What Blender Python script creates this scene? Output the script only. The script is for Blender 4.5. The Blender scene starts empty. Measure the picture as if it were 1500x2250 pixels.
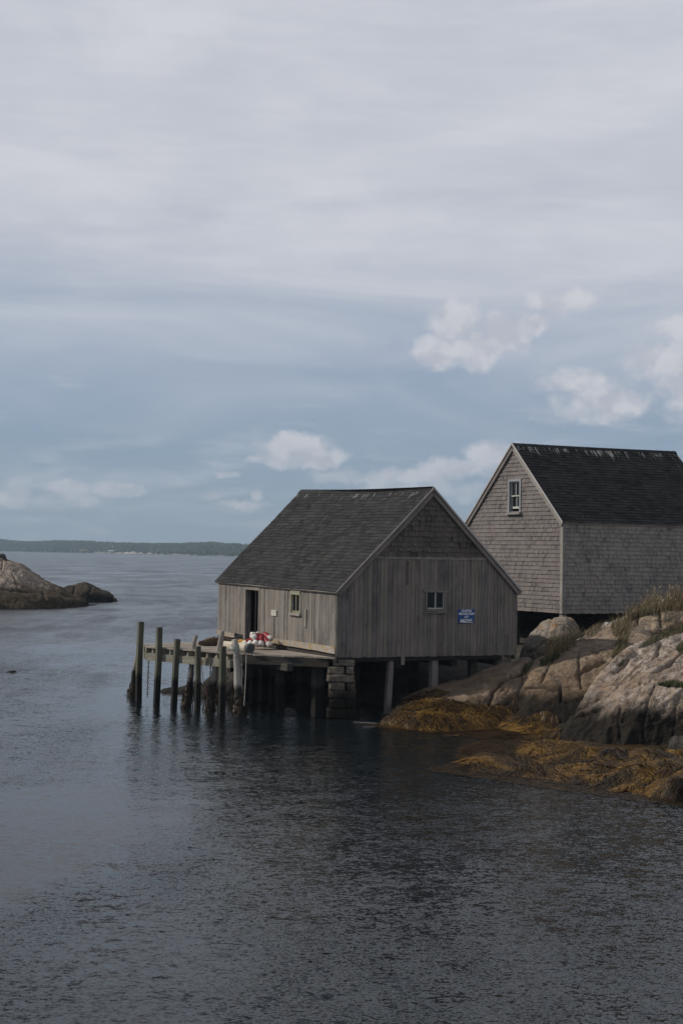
import bpy, math, random
import numpy as np
from mathutils import Vector, Matrix
from mathutils.bvhtree import BVHTree

random.seed(7)
rng = np.random.default_rng(11)
S = bpy.context.scene
COL = S.collection
R = math.radians

# ------------------------------------------------------------------ camera
CAM_H = 5.1
FPX = 3312.0                       # focal length in photo pixels (1500 x 2250)
PITCH = math.atan(91.5 / FPX)
ROLL = math.atan(0.0157)
cd = bpy.data.cameras.new("camera")
cam = bpy.data.objects.new("camera", cd)
COL.objects.link(cam)
cd.sensor_fit = 'VERTICAL'
cd.sensor_height = 36.0
cd.lens = 36.0 * FPX / 2250.0
cd.clip_start = 0.5
cd.clip_end = 20000
RM = (Matrix.Rotation(R(90) + PITCH, 3, 'X') @ Matrix.Rotation(ROLL, 3, 'Z'))
cam.matrix_world = Matrix.Translation((0, 0, CAM_H)) @ RM.to_4x4()
S.camera = cam
CO = Vector((0, 0, CAM_H))


def ray(x, y):
    return RM @ Vector(((x - 750) / FPX, (1125 - y) / FPX, -1.0))


def at(x, y, Y):                   # the point that lies Y metres out in the direction of a photo pixel
    d = ray(x, y)
    return CO + d * (Y / d.y)


def onz(x, y, z):
    d = ray(x, y)
    return CO + d * ((z - CAM_H) / d.z)


RMI = np.array(RM.transposed())


def proj(P):                       # N x 3 world -> photo pixels
    q = (np.asarray(P) - np.array(CO)) @ RMI.T
    return 750 + FPX * q[:, 0] / -q[:, 2], 1125 - FPX * q[:, 1] / -q[:, 2]


# ------------------------------------------------------------------ world / sun / exposure
SUN = Vector((-0.79, 0.09, 0.60)).normalized()
SUN_EL = math.asin(SUN.z)
SUN_AZ = math.atan2(SUN.x, SUN.y)
S.view_settings.view_transform = 'Standard'
S.view_settings.look = 'None'
S.view_settings.exposure = 0.0
S.view_settings.gamma = 1.0
S.view_settings.use_curve_mapping = False
try:
    S.cycles.use_denoising = True
    S.cycles.max_bounces = 6
    S.cycles.diffuse_bounces = 3
    S.cycles.glossy_bounces = 3
    S.cycles.transmission_bounces = 3
    S.cycles.volume_bounces = 0
    S.cycles.caustics_reflective = False
    S.cycles.caustics_refractive = False
except Exception:
    pass


class NT:                          # small node-tree helper
    def __init__(self, nt):
        self.nt = nt
        nt.nodes.clear()

    def n(self, typ, **kw):
        nd = self.nt.nodes.new(typ)
        for k, v in kw.items():
            if k.startswith('i_'):
                key = k[2:]
                key = int(key) if key.isdigit() else key.replace('_', ' ')
                self.set(nd, key, v)
            else:
                setattr(nd, k, v)
        return nd

    def set(self, nd, key, v):
        s = nd.inputs[key]
        if isinstance(v, bpy.types.NodeSocket):
            self.nt.links.new(v, s)
        elif isinstance(v, bpy.types.Node):
            self.nt.links.new(v.outputs[0], s)
        else:
            if s.type == 'RGBA' and len(v) == 3:
                v = (*v, 1)
            s.default_value = v

    def m(self, op, a, b=None, c=None, clamp=False):
        nd = self.nt.nodes.new('ShaderNodeMath')
        nd.operation = op
        nd.use_clamp = clamp
        for i, v in enumerate((a, b, c)):
            if v is not None:
                self.set(nd, i, v)
        return nd.outputs[0]

    def mix(self, f, a, b, blend='MIX'):
        nd = self.nt.nodes.new('ShaderNodeMix')
        nd.data_type = 'RGBA'
        nd.blend_type = blend
        self.set(nd, 0, f)
        self.set(nd, 6, a)
        self.set(nd, 7, b)
        return nd.outputs[2]

    def sm(self, x, lo, hi, a=0.0, b=1.0):
        nd = self.nt.nodes.new('ShaderNodeMapRange')
        nd.interpolation_type = 'SMOOTHSTEP'
        self.set(nd, 0, x)
        for i, v in ((1, lo), (2, hi), (3, a), (4, b)):
            self.set(nd, i, v)
        return nd.outputs[0]

    def noise(self, vec, scale, detail=4, rough=0.55, dist=0.0):
        nd = self.nt.nodes.new('ShaderNodeTexNoise')
        self.set(nd, 'Vector', vec)
        nd.inputs['Scale'].default_value = scale
        nd.inputs['Detail'].default_value = detail
        nd.inputs['Roughness'].default_value = rough
        nd.inputs['Distortion'].default_value = dist
        return nd.outputs[0]

    def vmul(self, vec, s, off=(0, 0, 0)):
        nd = self.nt.nodes.new('ShaderNodeMapping')
        self.set(nd, 0, vec)
        nd.inputs[1].default_value = off
        nd.inputs[3].default_value = s
        return nd.outputs[0]

    def ramp(self, f, stops):
        nd = self.nt.nodes.new('ShaderNodeValToRGB')
        self.set(nd, 0, f)
        el = nd.color_ramp.elements
        while len(el) < len(stops):
            el.new(0.5)
        for e, (p, c) in zip(el, stops):
            e.position = p
            e.color = (*c, 1) if len(c) == 3 else c
        return nd.outputs[0]


def make_world():
    w = bpy.data.worlds.new("World")
    S.world = w
    w.use_nodes = True
    t = NT(w.node_tree)
    out = t.n('ShaderNodeOutputWorld')
    bg = t.n('ShaderNodeBackground')
    STR = 0.1
    bg.inputs[1].default_value = STR
    t.nt.links.new(bg.outputs[0], out.inputs[0])
    sky = t.n('ShaderNodeTexSky')
    sky.sky_type = 'NISHITA'
    sky.sun_disc = False
    sky.sun_elevation = SUN_EL
    sky.sun_rotation = SUN_AZ
    sky.air_density = 1.0
    sky.dust_density = 0.6
    sky.ozone_density = 1.5
    tc = t.n('ShaderNodeTexCoord')
    sep = t.n('ShaderNodeSeparateXYZ', i_0=tc.outputs['Generated'])
    X, Y, Z = sep.outputs
    el = t.m('ARCSINE', t.m('MINIMUM', t.m('MAXIMUM', Z, -1.0), 1.0))
    az = t.m('ARCTAN2', X, Y)
    deg = t.m('MULTIPLY', el, 180 / math.pi)
    ae = t.n('ShaderNodeCombineXYZ', i_0=az, i_1=el, i_2=0.0).outputs[0]
    k = 1.0 / STR
    col = lambda r, g, b: (r * k, g * k, b * k)
    # clear sky between the clouds: Nishita, greyed by thin cirrus
    clear = t.mix(0.88, sky.outputs[0], t.ramp(t.m('DIVIDE', deg, 90.0), [
        (0.0, col(.265, .350, .440)), (0.03, col(.245, .335, .452)), (0.085, col(.258, .338, .470)),
        (0.2, col(.26, .33, .46)), (1.0, col(.15, .20, .32))]))
    # high veil: streaky, thick above about 9 degrees
    n1 = t.noise(t.vmul(ae, (5, 22, 1), (0.3, .1, 2)), 1.0, 5, .55, .6)
    n2 = t.noise(t.vmul(ae, (14, 75, 1), (3, 1, 2)), 1.0, 4, .6, .4)
    n3 = t.noise(t.vmul(ae, (9, 12, 1), (5, 3, 2)), 1.0, 4, .55, .2)
    wob = t.m('ADD', deg, t.m('MULTIPLY', t.m('SUBTRACT', n1, .5), 8.0))
    veil = t.sm(wob, 2.5, 14.5)
    low = t.m('MULTIPLY', t.sm(t.m('ADD', t.m('MULTIPLY', n2, .6), t.m('MULTIPLY', n3, .4)), .45, .68), .38)
    veil = t.m('MAXIMUM', veil, low)
    vb = t.m('ADD', t.m('MULTIPLY', n1, .5), t.m('ADD', t.m('MULTIPLY', n2, .22), t.m('MULTIPLY', n3, .28)))
    vcol = t.mix(t.sm(vb, .36, .66), col(.545, .57, .635), col(.66, .67, .715))
    # unseen sky overhead: dark grey added so the water reflects less light
    vcol = t.mix(t.sm(deg, 20.5, 34.0), vcol, col(.21, .225, .265))
    c = t.mix(t.m('MULTIPLY', veil, .95), clear, vcol)
    # cumulus: pixel x, y, radius x, radius y, density
    blobs = [(992, 708, 58, 46, 1), (962, 775, 46, 40, 1), (1045, 770, 60, 44, 1), (1110, 740, 56, 48, 1), (1165, 712, 40, 30, .8), (1238, 664, 70, 34, .8),
             (1480, 715, 60, 40, .7), (1450, 795, 90, 50, .75), (1255, 840, 80, 40, .75), (1330, 880, 150, 48, .72), (1500, 860, 90, 70, .7), (1300, 905, 160, 40, .55),
             (645, 985, 80, 36, 1), (700, 1008, 60, 20, .9), (595, 1012, 52, 18, .9),
             (1080, 1000, 66, 32, 1), (1000, 1032, 110, 26, .9), (900, 1045, 100, 22, .95), (830, 1048, 46, 20, .8), (745, 1046, 60, 22, .75), (960, 1075, 240, 30, .5),
             (22, 1085, 48, 30, .75), (150, 1076, 50, 26, .75), (265, 1078, 70, 20, .75), (120, 1098, 160, 18, .3), (500, 1040, 32, 10, .7), (470, 1086, 40, 13, .65),
             (540, 1110, 70, 12, .7), (568, 1086, 18, 20, .6)]
    wn = t.nt.nodes.new('ShaderNodeTexNoise')
    t.set(wn, 'Vector', ae)
    wn.inputs['Scale'].default_value = 55
    wn.inputs['Detail'].default_value = 5
    wn.inputs['Roughness'].default_value = .6
    wv = t.n('ShaderNodeSeparateXYZ', i_0=wn.outputs['Color'])
    azw = t.m('MULTIPLY_ADD', t.m('SUBTRACT', wv.outputs[0], .5), .020, az)
    elw = t.m('MULTIPLY_ADD', t.m('SUBTRACT', wv.outputs[1], .5), .014, el)

    def puff(off):                   # rounded billows
        tot = None
        for sc_, w_ in ((34, .55), (80, .30), (170, .15)):
            vo = t.nt.nodes.new('ShaderNodeTexVoronoi')
            vo.feature = 'F1'
            cv = t.n('ShaderNodeCombineXYZ', i_0=t.m('ADD', azw, off[0]), i_1=t.m('MULTIPLY', t.m('ADD', elw, off[1]), 1.25), i_2=.37)
            t.set(vo, 'Vector', cv.outputs[0])
            vo.inputs['Scale'].default_value = sc_
            q = t.m('MULTIPLY', t.m('SUBTRACT', .52, vo.outputs['Distance']), w_)
            tot = q if tot is None else t.m('ADD', tot, q)
        return tot
    cur = None
    for (bx, by, rx, ry, wgt) in blobs:
        d = ray(bx, by).normalized()
        a0 = math.atan2(d.x, d.y)
        e0 = math.asin(d.z)
        dx = t.m('MULTIPLY', t.m('SUBTRACT', azw, a0), FPX / rx / 1.16)
        dy = t.m('MULTIPLY', t.m('SUBTRACT', elw, e0), FPX / ry / 1.14)
        q = t.m('SUBTRACT', wgt, t.m('MULTIPLY_ADD', dx, dx, t.m('MULTIPLY', dy, dy)))
        cur = q if cur is None else t.m('SMOOTH_MAX', cur, q, .2)
    cur = t.m('MAXIMUM', cur, -1.5)
    p0 = puff((0, 0))
    p1 = puff((-.009, .011))
    den = t.m('MULTIPLY_ADD', p0, 1.35, cur)
    cm = t.sm(den, -.20, .95)
    lit = t.sm(t.m('SUBTRACT', p0, p1), -.24, .26)
    lit = t.m('MULTIPLY_ADD', t.sm(den, 1.4, .4), .35, t.m('MULTIPLY', lit, .60), clamp=True)
    ccol = t.mix(lit, col(.43, .45, .525), col(.675, .675, .705))
    fade = t.sm(deg, .5, 5.5, .55, .90)
    c = t.mix(t.m('MULTIPLY', cm, fade), c, ccol)
    t.set(bg, 0, c)


make_world()
sl = bpy.data.lights.new("sun", 'SUN')
sl.energy = 3.0
sl.angle = R(0.6)
sl.color = (1.0, .945, .86)
so = bpy.data.objects.new("sun", sl)
COL.objects.link(so)
so.rotation_euler = (-SUN).to_track_quat('-Z', 'Y').to_euler()
so.location = SUN * 60


# ------------------------------------------------------------------ object helpers
def tag(o, label=None, cat=None, group=None, kind=None):
    if label:
        o['label'] = label
    if cat:
        o['category'] = cat
    if group:
        o['group'] = group
    if kind:
        o['kind'] = kind
    return o


def thing(name, loc, label, cat, group=None):
    o = bpy.data.objects.new(name, None)
    COL.objects.link(o)
    o.location = loc
    o.empty_display_size = .3
    return tag(o, label, cat, group)


def wloc(o):
    v = Vector((0, 0, 0))
    while o is not None:
        v += Vector(o.location)
        o = o.parent
    return v


class MB:
    """collects geometry in world coordinates with per-corner UV and a per-corner random tint"""
    def __init__(self):
        self.v, self.f, self.uv, self.r = [], [], [], []

    def face(self, pts, uvs, rnd):
        b = len(self.v)
        self.v.extend([tuple(p) for p in pts])
        self.f.append(tuple(range(b, b + len(pts))))
        self.uv.extend(uvs)
        self.r.extend([rnd] * len(pts))

    def hexa(self, p, rnd=None, grain=None):
        """8 corners: 0-3 bottom ring, 4-7 top ring; grain = index of long axis 0 (0->1), 1 (0->3), 2 (0->4)"""
        p = [Vector(q) for q in p]
        if rnd is None:
            rnd = random.random()
        ax = [p[1] - p[0], p[3] - p[0], p[4] - p[0]]
        L = [a.length for a in ax]
        if grain is None:
            grain = max(range(3), key=lambda i: L[i])
        g = ax[grain].normalized() if L[grain] > 0 else Vector((0, 0, 1))
        o1, o2 = random.uniform(0, 50), random.uniform(0, 50)
        c = sum(p, Vector()) / 8
        for q in ((0, 3, 2, 1), (4, 5, 6, 7), (0, 1, 5, 4), (1, 2, 6, 5), (2, 3, 7, 6), (3, 0, 4, 7)):
            pts = [p[i] for i in q]
            n = (pts[2] - pts[0]).cross(pts[3] - pts[1])
            if n.dot(sum(pts, Vector()) / 4 - c) < 0:
                pts.reverse()
            n = n.normalized()
            s = g.cross(n)
            if s.length < .3:          # end grain
                s = Vector((1, 0, 0)).cross(g)
                if s.length < .1:
                    s = Vector((0, 1, 0)).cross(g)
                s.normalize()
                t2 = g.cross(s)
                self.face(pts, [((q2 - c).dot(s) + o1, (q2 - c).dot(t2) + o2) for q2 in pts], rnd)
            else:
                self.face(pts, [((q2 - c).dot(s) + o1, (q2 - c).dot(g) + o2) for q2 in pts], rnd)

    def box(self, o, a, b, c, rnd=None, grain=None):
        o, a, b, c = Vector(o), Vector(a), Vector(b), Vector(c)
        self.hexa([o, o + a, o + a + b, o + b, o + c, o + a + c, o + a + b + c, o + b + c], rnd, grain)

    def beam(self, p, q, w, h, up=(0, 0, 1), rnd=None, taper=1.0):
        """bar from p to q; w across, h along up; p,q on the centre line"""
        p, q = Vector(p), Vector(q)
        d = (q - p).normalized()
        s = d.cross(Vector(up)).normalized()
        n = s.cross(d).normalized()
        r = []
        for (c, k) in ((p, 1.0), (q, taper)):
            r += [c - s * w * k / 2 - n * h * k / 2, c + s * w * k / 2 - n * h * k / 2, c + s * w * k / 2 + n * h * k / 2, c - s * w * k / 2 + n * h * k / 2]
        self.hexa(r, rnd, 2)

    def tube(self, pts, rad, seg=8, rnd=None, cap=True, wob=0.0):
        pts = [Vector(p) for p in pts]
        if rnd is None:
            rnd = random.random()
        rads = rad if isinstance(rad, (list, tuple)) else [rad] * len(pts)
        rings = []
        prev = None
        for i, p in enumerate(pts):
            d = (pts[min(i + 1, len(pts) - 1)] - pts[max(i - 1, 0)])
            d = d.normalized() if d.length > 1e-9 else Vector((0, 0, 1))
            if prev is None:
                ref = Vector((0, 0, 1)) if abs(d.z) < .9 else Vector((1, 0, 0))
                s = d.cross(ref).normalized()
            else:
                s = (prev - d * prev.dot(d)).normalized()
            prev = s
            n = d.cross(s)
            rings.append([p + (s * math.cos(2 * math.pi * k / seg) + n * math.sin(2 * math.pi * k / seg)) * rads[i] * (1 + random.uniform(-wob, wob))
                          for k in range(seg)])
        o1 = random.uniform(0, 50)
        L = o1
        for i in range(len(pts) - 1):
            l = (pts[i + 1] - pts[i]).length
            for k in range(seg):
                k2 = (k + 1) % seg
                c0, c1 = 2 * math.pi * rads[i] * k / seg, 2 * math.pi * rads[i] * (k + 1) / seg
                self.face([rings[i][k], rings[i][k2], rings[i + 1][k2], rings[i + 1][k]], [(c0, L), (c1, L), (c1, L + l), (c0, L + l)], rnd)
            L += l
        if cap:
            for ring, rev in ((rings[0], True), (rings[-1], False)):
                q = list(reversed(ring)) if rev else ring
                self.face(q, [(v.x, v.y) for v in q], rnd)

    def build(self, name, mat, parent=None, smooth=False, merge=False):
        me = bpy.data.meshes.new(name)
        off = wloc(parent) if parent else Vector((0, 0, 0))
        V = np.array(self.v, dtype=np.float64) - np.array(off)
        me.from_pydata(V.tolist(), [], self.f)
        uv = me.uv_layers.new(name="UVMap")
        uv.data.foreach_set('uv', np.array(self.uv, dtype=np.float32).ravel())
        at_ = me.attributes.new('rnd', 'FLOAT', 'CORNER')
        at_.data.foreach_set('value', np.array(self.r, dtype=np.float32))
        if merge:
            import bmesh
            bm = bmesh.new()
            bm.from_mesh(me)
            bmesh.ops.remove_doubles(bm, verts=bm.verts, dist=1e-4)
            bm.to_mesh(me)
            bm.free()
        if smooth:
            me.polygons.foreach_set('use_smooth', [True] * len(me.polygons))
        me.materials.append(mat)
        me.update()
        o = bpy.data.objects.new(name, me)
        COL.objects.link(o)
        if parent:
            o.parent = parent
        return o


def copy_tree(o, parent=None):
    c = o.copy()
    COL.objects.link(c)
    if parent:
        c.parent = parent
    for ch in [x for x in o.children]:
        copy_tree(ch, c)
    return c


# ------------------------------------------------------------------ numpy noise
def _hash(ix, iy, iz, seed):
    h = (ix.astype(np.int64) * 374761393 + iy.astype(np.int64) * 668265263 + iz.astype(np.int64) * 2147483647 + seed * 974711) & 0xFFFFFFFF
    h = ((h ^ (h >> 13)) * 1274126177) & 0xFFFFFFFF
    h = ((h ^ (h >> 16)) * 2246822519) & 0xFFFFFFFF
    return ((h ^ (h >> 15)) & 0xFFFFFF) / float(0xFFFFFF)


def vnoise(P, seed=0):
    P = np.asarray(P, dtype=np.float64)
    i = np.floor(P).astype(np.int64)
    f = P - i
    f = f * f * f * (f * (f * 6 - 15) + 10)
    out = 0
    for dx in (0, 1):
        for dy in (0, 1):
            for dz in (0, 1):
                w = (f[:, 0] if dx else 1 - f[:, 0]) * (f[:, 1] if dy else 1 - f[:, 1]) * (f[:, 2] if dz else 1 - f[:, 2])
                out = out + w * _hash(i[:, 0] + dx, i[:, 1] + dy, i[:, 2] + dz, seed)
    return out * 2 - 1


def fbm(P, scale, octv=4, gain=.5, seed=0, ridged=False):
    P = np.asarray(P) * scale
    a, s, tot = 1.0, 0, 0
    for o in range(octv):
        n = vnoise(P + o * 17.3, seed + o)
        if ridged:
            n = 1 - 2 * np.abs(n)
        s = s + a * n
        tot += a
        a *= gain
        P = P * 2.03
    return s / tot


# ------------------------------------------------------------------ materials
MATS = {}


def mat(name, fn):
    m = bpy.data.materials.new(name)
    m.use_nodes = True
    t = NT(m.node_tree)
    out = t.n('ShaderNodeOutputMaterial')
    b = t.n('ShaderNodeBsdfPrincipled')
    t.nt.links.new(b.outputs[0], out.inputs[0])
    fn(t, b)
    MATS[name] = m
    return m


def bump(t, b, h, strength, dist):
    nd = t.n('ShaderNodeBump')
    nd.inputs['Strength'].default_value = strength
    nd.inputs['Distance'].default_value = dist
    t.set(nd, 'Height', h)
    t.set(b, 'Normal', nd.outputs[0])


def wood(name, dark, light, tint=None, tint_amt=0.0, lichen=0.0, wet=False, contrast=1.0, green=0.0):
    def fn(t, b):
        uv = t.n('ShaderNodeUVMap').outputs[0]
        rnd = t.n('ShaderNodeAttribute', attribute_name='rnd').outputs['Fac']
        pos = t.n('ShaderNodeNewGeometry').outputs['Position']
        st = t.noise(t.vmul(uv, (70, 2.2, 1)), 1.0, 5, .65, .4)
        st2 = t.noise(t.vmul(uv, (24, .9, 1), (3, 7, 0)), 1.0, 4, .6, .8)
        bl = t.noise(t.vmul(pos, (1, 1, 1)), 1.4, 4, .6)
        f = t.m('ADD', t.m('MULTIPLY', st, .5), t.m('MULTIPLY', st2, .5))
        f = t.sm(f, .38, .60)
        f = t.m('ADD', t.m('MULTIPLY', f, .55 * contrast), t.m('ADD', t.m('MULTIPLY', rnd, .42 * contrast), t.m('MULTIPLY', t.sm(bl, .3, .7), .40)))
        c = t.mix(t.m('MULTIPLY', f, .75, clamp=True), dark, light)
        if tint:
            c = t.mix(t.m('MULTIPLY', t.sm(t.m('ADD', st2, t.m('MULTIPLY', rnd, .5)), .55, .95), tint_amt), c, tint)
        # dark cracks along the grain
        cr = t.noise(t.vmul(uv, (38, .55, 1), (11, 2, 0)), 1.0, 3, .7, .3)
        c = t.mix(t.m('MULTIPLY', t.sm(cr, .585, .66), .75), c, (dark[0] * .35, dark[1] * .35, dark[2] * .35))
        if lichen > 0:
            ln = t.noise(pos, 5.0, 5, .65)
            ln2 = t.noise(pos, 22.0, 4, .6)
            lm = t.m('MULTIPLY', t.sm(ln, .5, .58), t.sm(ln2, .4, .55))
            c = t.mix(t.m('MULTIPLY', lm, lichen), c, (.36, .22, .045))
            c = t.mix(t.m('MULTIPLY', t.sm(t.noise(pos, 9.0, 4, .6), .56, .66), .5), c, (.42, .41, .37))
        if green > 0:
            c = t.mix(t.m('MULTIPLY', t.sm(t.noise(pos, 3.0, 4, .6), .3, .6), green), c, (.075, .10, .05))
        ro = .85
        if wet:
            z = t.n('ShaderNodeSeparateXYZ', i_0=pos).outputs[2]
            zz = t.m('ADD', z, t.m('MULTIPLY', t.noise(pos, 6.0, 4, .6), .35))
            wm = t.sm(zz, 1.22, .98)
            c = t.mix(t.m('MULTIPLY', wm, .96), c, (.008, .0075, .006))
        t.set(b, 'Base Color', c)
        b.inputs['Roughness'].default_value = ro
        b.inputs['Specular IOR Level'].default_value = .25
        bump(t, b, t.m('ADD', st, t.m('MULTIPLY', cr, -.8)), .5, .006)
    return mat(name, fn)


M_FRONT = wood('weathered front boards', (.048, .041, .036), (.30, .272, .245), (.25, .22, .17), .4, contrast=1.2)
M_GABLE = wood('weathered gable boards', (.058, .051, .048), (.305, .272, .252), (.21, .17, .125), .45, contrast=1.2)
M_SHING_OLD = wood('old dark wall shingles', (.030, .025, .021), (.20, .175, .155), (.10, .075, .055), .4, contrast=1.15)
M_SHING = wood('grey brown cedar shingles', (.070, .061, .058), (.295, .272, .258), (.155, .112, .098), .5, contrast=1.05)
M_SHING_SIDE = wood('dark grey cedar shingles', (.10, .090, .084), (.42, .385, .36), (.20, .17, .135), .35, contrast=1.05)
M_TRIM = wood('grey trim', (.17, .155, .14), (.38, .355, .33), lichen=.15, contrast=.8)
M_TRIM_PALE = wood('pale weathered trim', (.34, .31, .29), (.62, .58, .55), contrast=.7)
M_DECK = wood('deck planks', (.17, .14, .115), (.40, .35, .30), lichen=.1)
M_LICHEN = wood('lichen covered board', (.20, .165, .13), (.43, .39, .34), lichen=.95)
M_BEAM = wood('pale wharf beam', (.12, .115, .09), (.33, .31, .265), lichen=.35, green=.12)
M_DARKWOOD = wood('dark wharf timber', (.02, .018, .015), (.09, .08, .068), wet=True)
M_PILE = wood('green square pile', (.048, .047, .034), (.165, .160, .122), wet=True, green=.15)
M_POLE = wood('grey round pole', (.12, .10, .085), (.36, .32, .29), wet=True, contrast=1.1)
M_POLE_PALE = wood('bleached round pole', (.17, .148, .128), (.50, .455, .41), wet=True)
M_POST = wood('foundation post', (.13, .11, .10), (.30, .27, .25), contrast=.9)
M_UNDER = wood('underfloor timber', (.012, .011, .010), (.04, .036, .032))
M_WINGREEN = wood('green grey window frame', (.13, .125, .085), (.33, .315, .24), lichen=.35)
M_WINGREY = wood('blue grey window casing', (.19, .20, .205), (.36, .37, .375))
M_WINWHITE = wood('old white sash', (.42, .42, .37), (.62, .62, .56), contrast=.6)
M_LOG = wood('barky log', (.05, .035, .025), (.22, .16, .11))
M_FENDER = wood('cream wooden fender', (.40, .34, .25), (.66, .60, .50), contrast=.7)


def roofing(name, a, bcol, streak):
    def fn(t, b):
        uv = t.n('ShaderNodeUVMap').outputs[0]
        rnd = t.n('ShaderNodeAttribute', attribute_name='rnd').outputs['Fac']
        pos = t.n('ShaderNodeNewGeometry').outputs['Position']
        g = t.noise(pos, 160, 3, .7)
        bl = t.noise(pos, .9, 5, .6)
        f = t.m('ADD', t.m('MULTIPLY', rnd, .55), t.m('ADD', t.m('MULTIPLY', t.sm(g, .3, .7), .25), t.m('MULTIPLY', t.sm(bl, .35, .65), .3)))
        c = t.mix(f, a, bcol)
        c = t.mix(t.m('MULTIPLY', t.sm(t.noise(pos, 2.3, 5, .6), .55, .7), .25), c, (.07, .065, .045))
        # gull droppings below the ridge: streaks run down the slope
        sp = t.n('ShaderNodeSeparateXYZ', i_0=uv)
        ss = t.noise(t.vmul(uv, (11.0, .8, 1), (2.7, 1, 0)), 1.0, 3, .6, .15)
        s3 = t.noise(t.vmul(uv, (.9, .35, 1), (4.4, 3, 0)), 1.0, 2, .5)
        dens = t.m('MULTIPLY', t.sm(sp.outputs[1], 0.9, 0.02), .22)
        br = t.noise(t.vmul(uv, (30, 9, 1), (1, 1, 0)), 1.0, 3, .6)
        v = t.m('ADD', t.m('ADD', ss, dens), t.m('MULTIPLY', t.m('SUBTRACT', s3, .5), .22))
        mk = t.m('MULTIPLY', t.sm(v, streak, streak + .05), t.sm(br, .40, .52))
        c = t.mix(t.m('MULTIPLY', mk, .85), c, (.58, .56, .50))
        t.set(b, 'Base Color', c)
        b.inputs['Roughness'].default_value = .92
        b.inputs['Specular IOR Level'].default_value = .15
        bump(t, b, g, .4, .004)
    return mat(name, fn)


M_ROOF = roofing('grey asphalt shingles', (.018, .0172, .018), (.052, .050, .051), .78)
M_ROOF2 = roofing('black asphalt shingles', (.013, .0125, .013), (.042, .040, .040), .71)


def plain(name, c, rough=.6, var=.25, scale=8.0, metal=0.0, spec=.4):
    def fn(t, b):
        pos = t.n('ShaderNodeTexCoord').outputs['Object']
        n = t.noise(pos, scale, 5, .65)
        n2 = t.noise(pos, scale * 6, 3, .6)
        f = t.m('ADD', t.m('MULTIPLY', n, .65), t.m('MULTIPLY', n2, .35))
        cc = t.mix(t.sm(f, .3, .7), tuple(x * (1 - var) for x in c), tuple(min(1, x * (1 + var)) for x in c))
        t.set(b, 'Base Color', cc)
        b.inputs['Roughness'].default_value = rough
        b.inputs['Metallic'].default_value = metal
        b.inputs['Specular IOR Level'].default_value = spec
    return mat(name, fn)


M_RED = plain('dark red buoy paint', (.27, .016, .022), .5, .3, 12)
M_WHITE = plain('white buoy paint', (.74, .71, .66), .5, .12, 12)
M_REDDOT = plain('faded red ring', (.32, .09, .07), .6, .3, 20)
M_ROPE = plain('grey rope', (.42, .41, .37), .9, .3, 30)
M_ROPE_OR = plain('orange rope', (.45, .12, .05), .9, .35, 30)
M_ROPE_YE = plain('yellow rope', (.60, .36, .07), .9, .3, 20)
M_RUST = plain('rusty iron', (.10, .045, .028), .9, .4, 30)
M_RUBBER = plain('dark rubber end', (.07, .075, .08), .7, .25, 20)
M_CRATE = plain('faded red plastic', (.22, .03, .03), .6, .3, 10)
M_NOTICE = plain('off white notice board', (.55, .53, .46), .7, .2, 15)
M_NOTEXT = plain('faded notice print', (.16, .17, .17), .8, .2, 15)
M_BLUE = plain('blue sign panel', (.012, .075, .23), .5, .12, 4)
M_SIGNDARK = plain('dark navy sign strip', (.03, .035, .07), .6, .3, 9)
M_LETTER = plain('white lettering', (.86, .88, .9), .6, .06, 20)
M_NET = plain('tangled net twine', (.13, .085, .05), .95, .5, 25)
M_FOIL = plain('white floating plank', (.6, .56, .5), .8, .2, 12)


def glassy(t, b):
    b.inputs['Base Color'].default_value = (.010, .012, .014, 1)
    b.inputs['Roughness'].default_value = .06
    b.inputs['Specular IOR Level'].default_value = .18
    pos = t.n('ShaderNodeTexCoord').outputs['Object']
    bump(t, b, t.noise(pos, 3.0, 2, .5), .12, .02)


M_GLASS = mat('dark old window glass', glassy)


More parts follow.
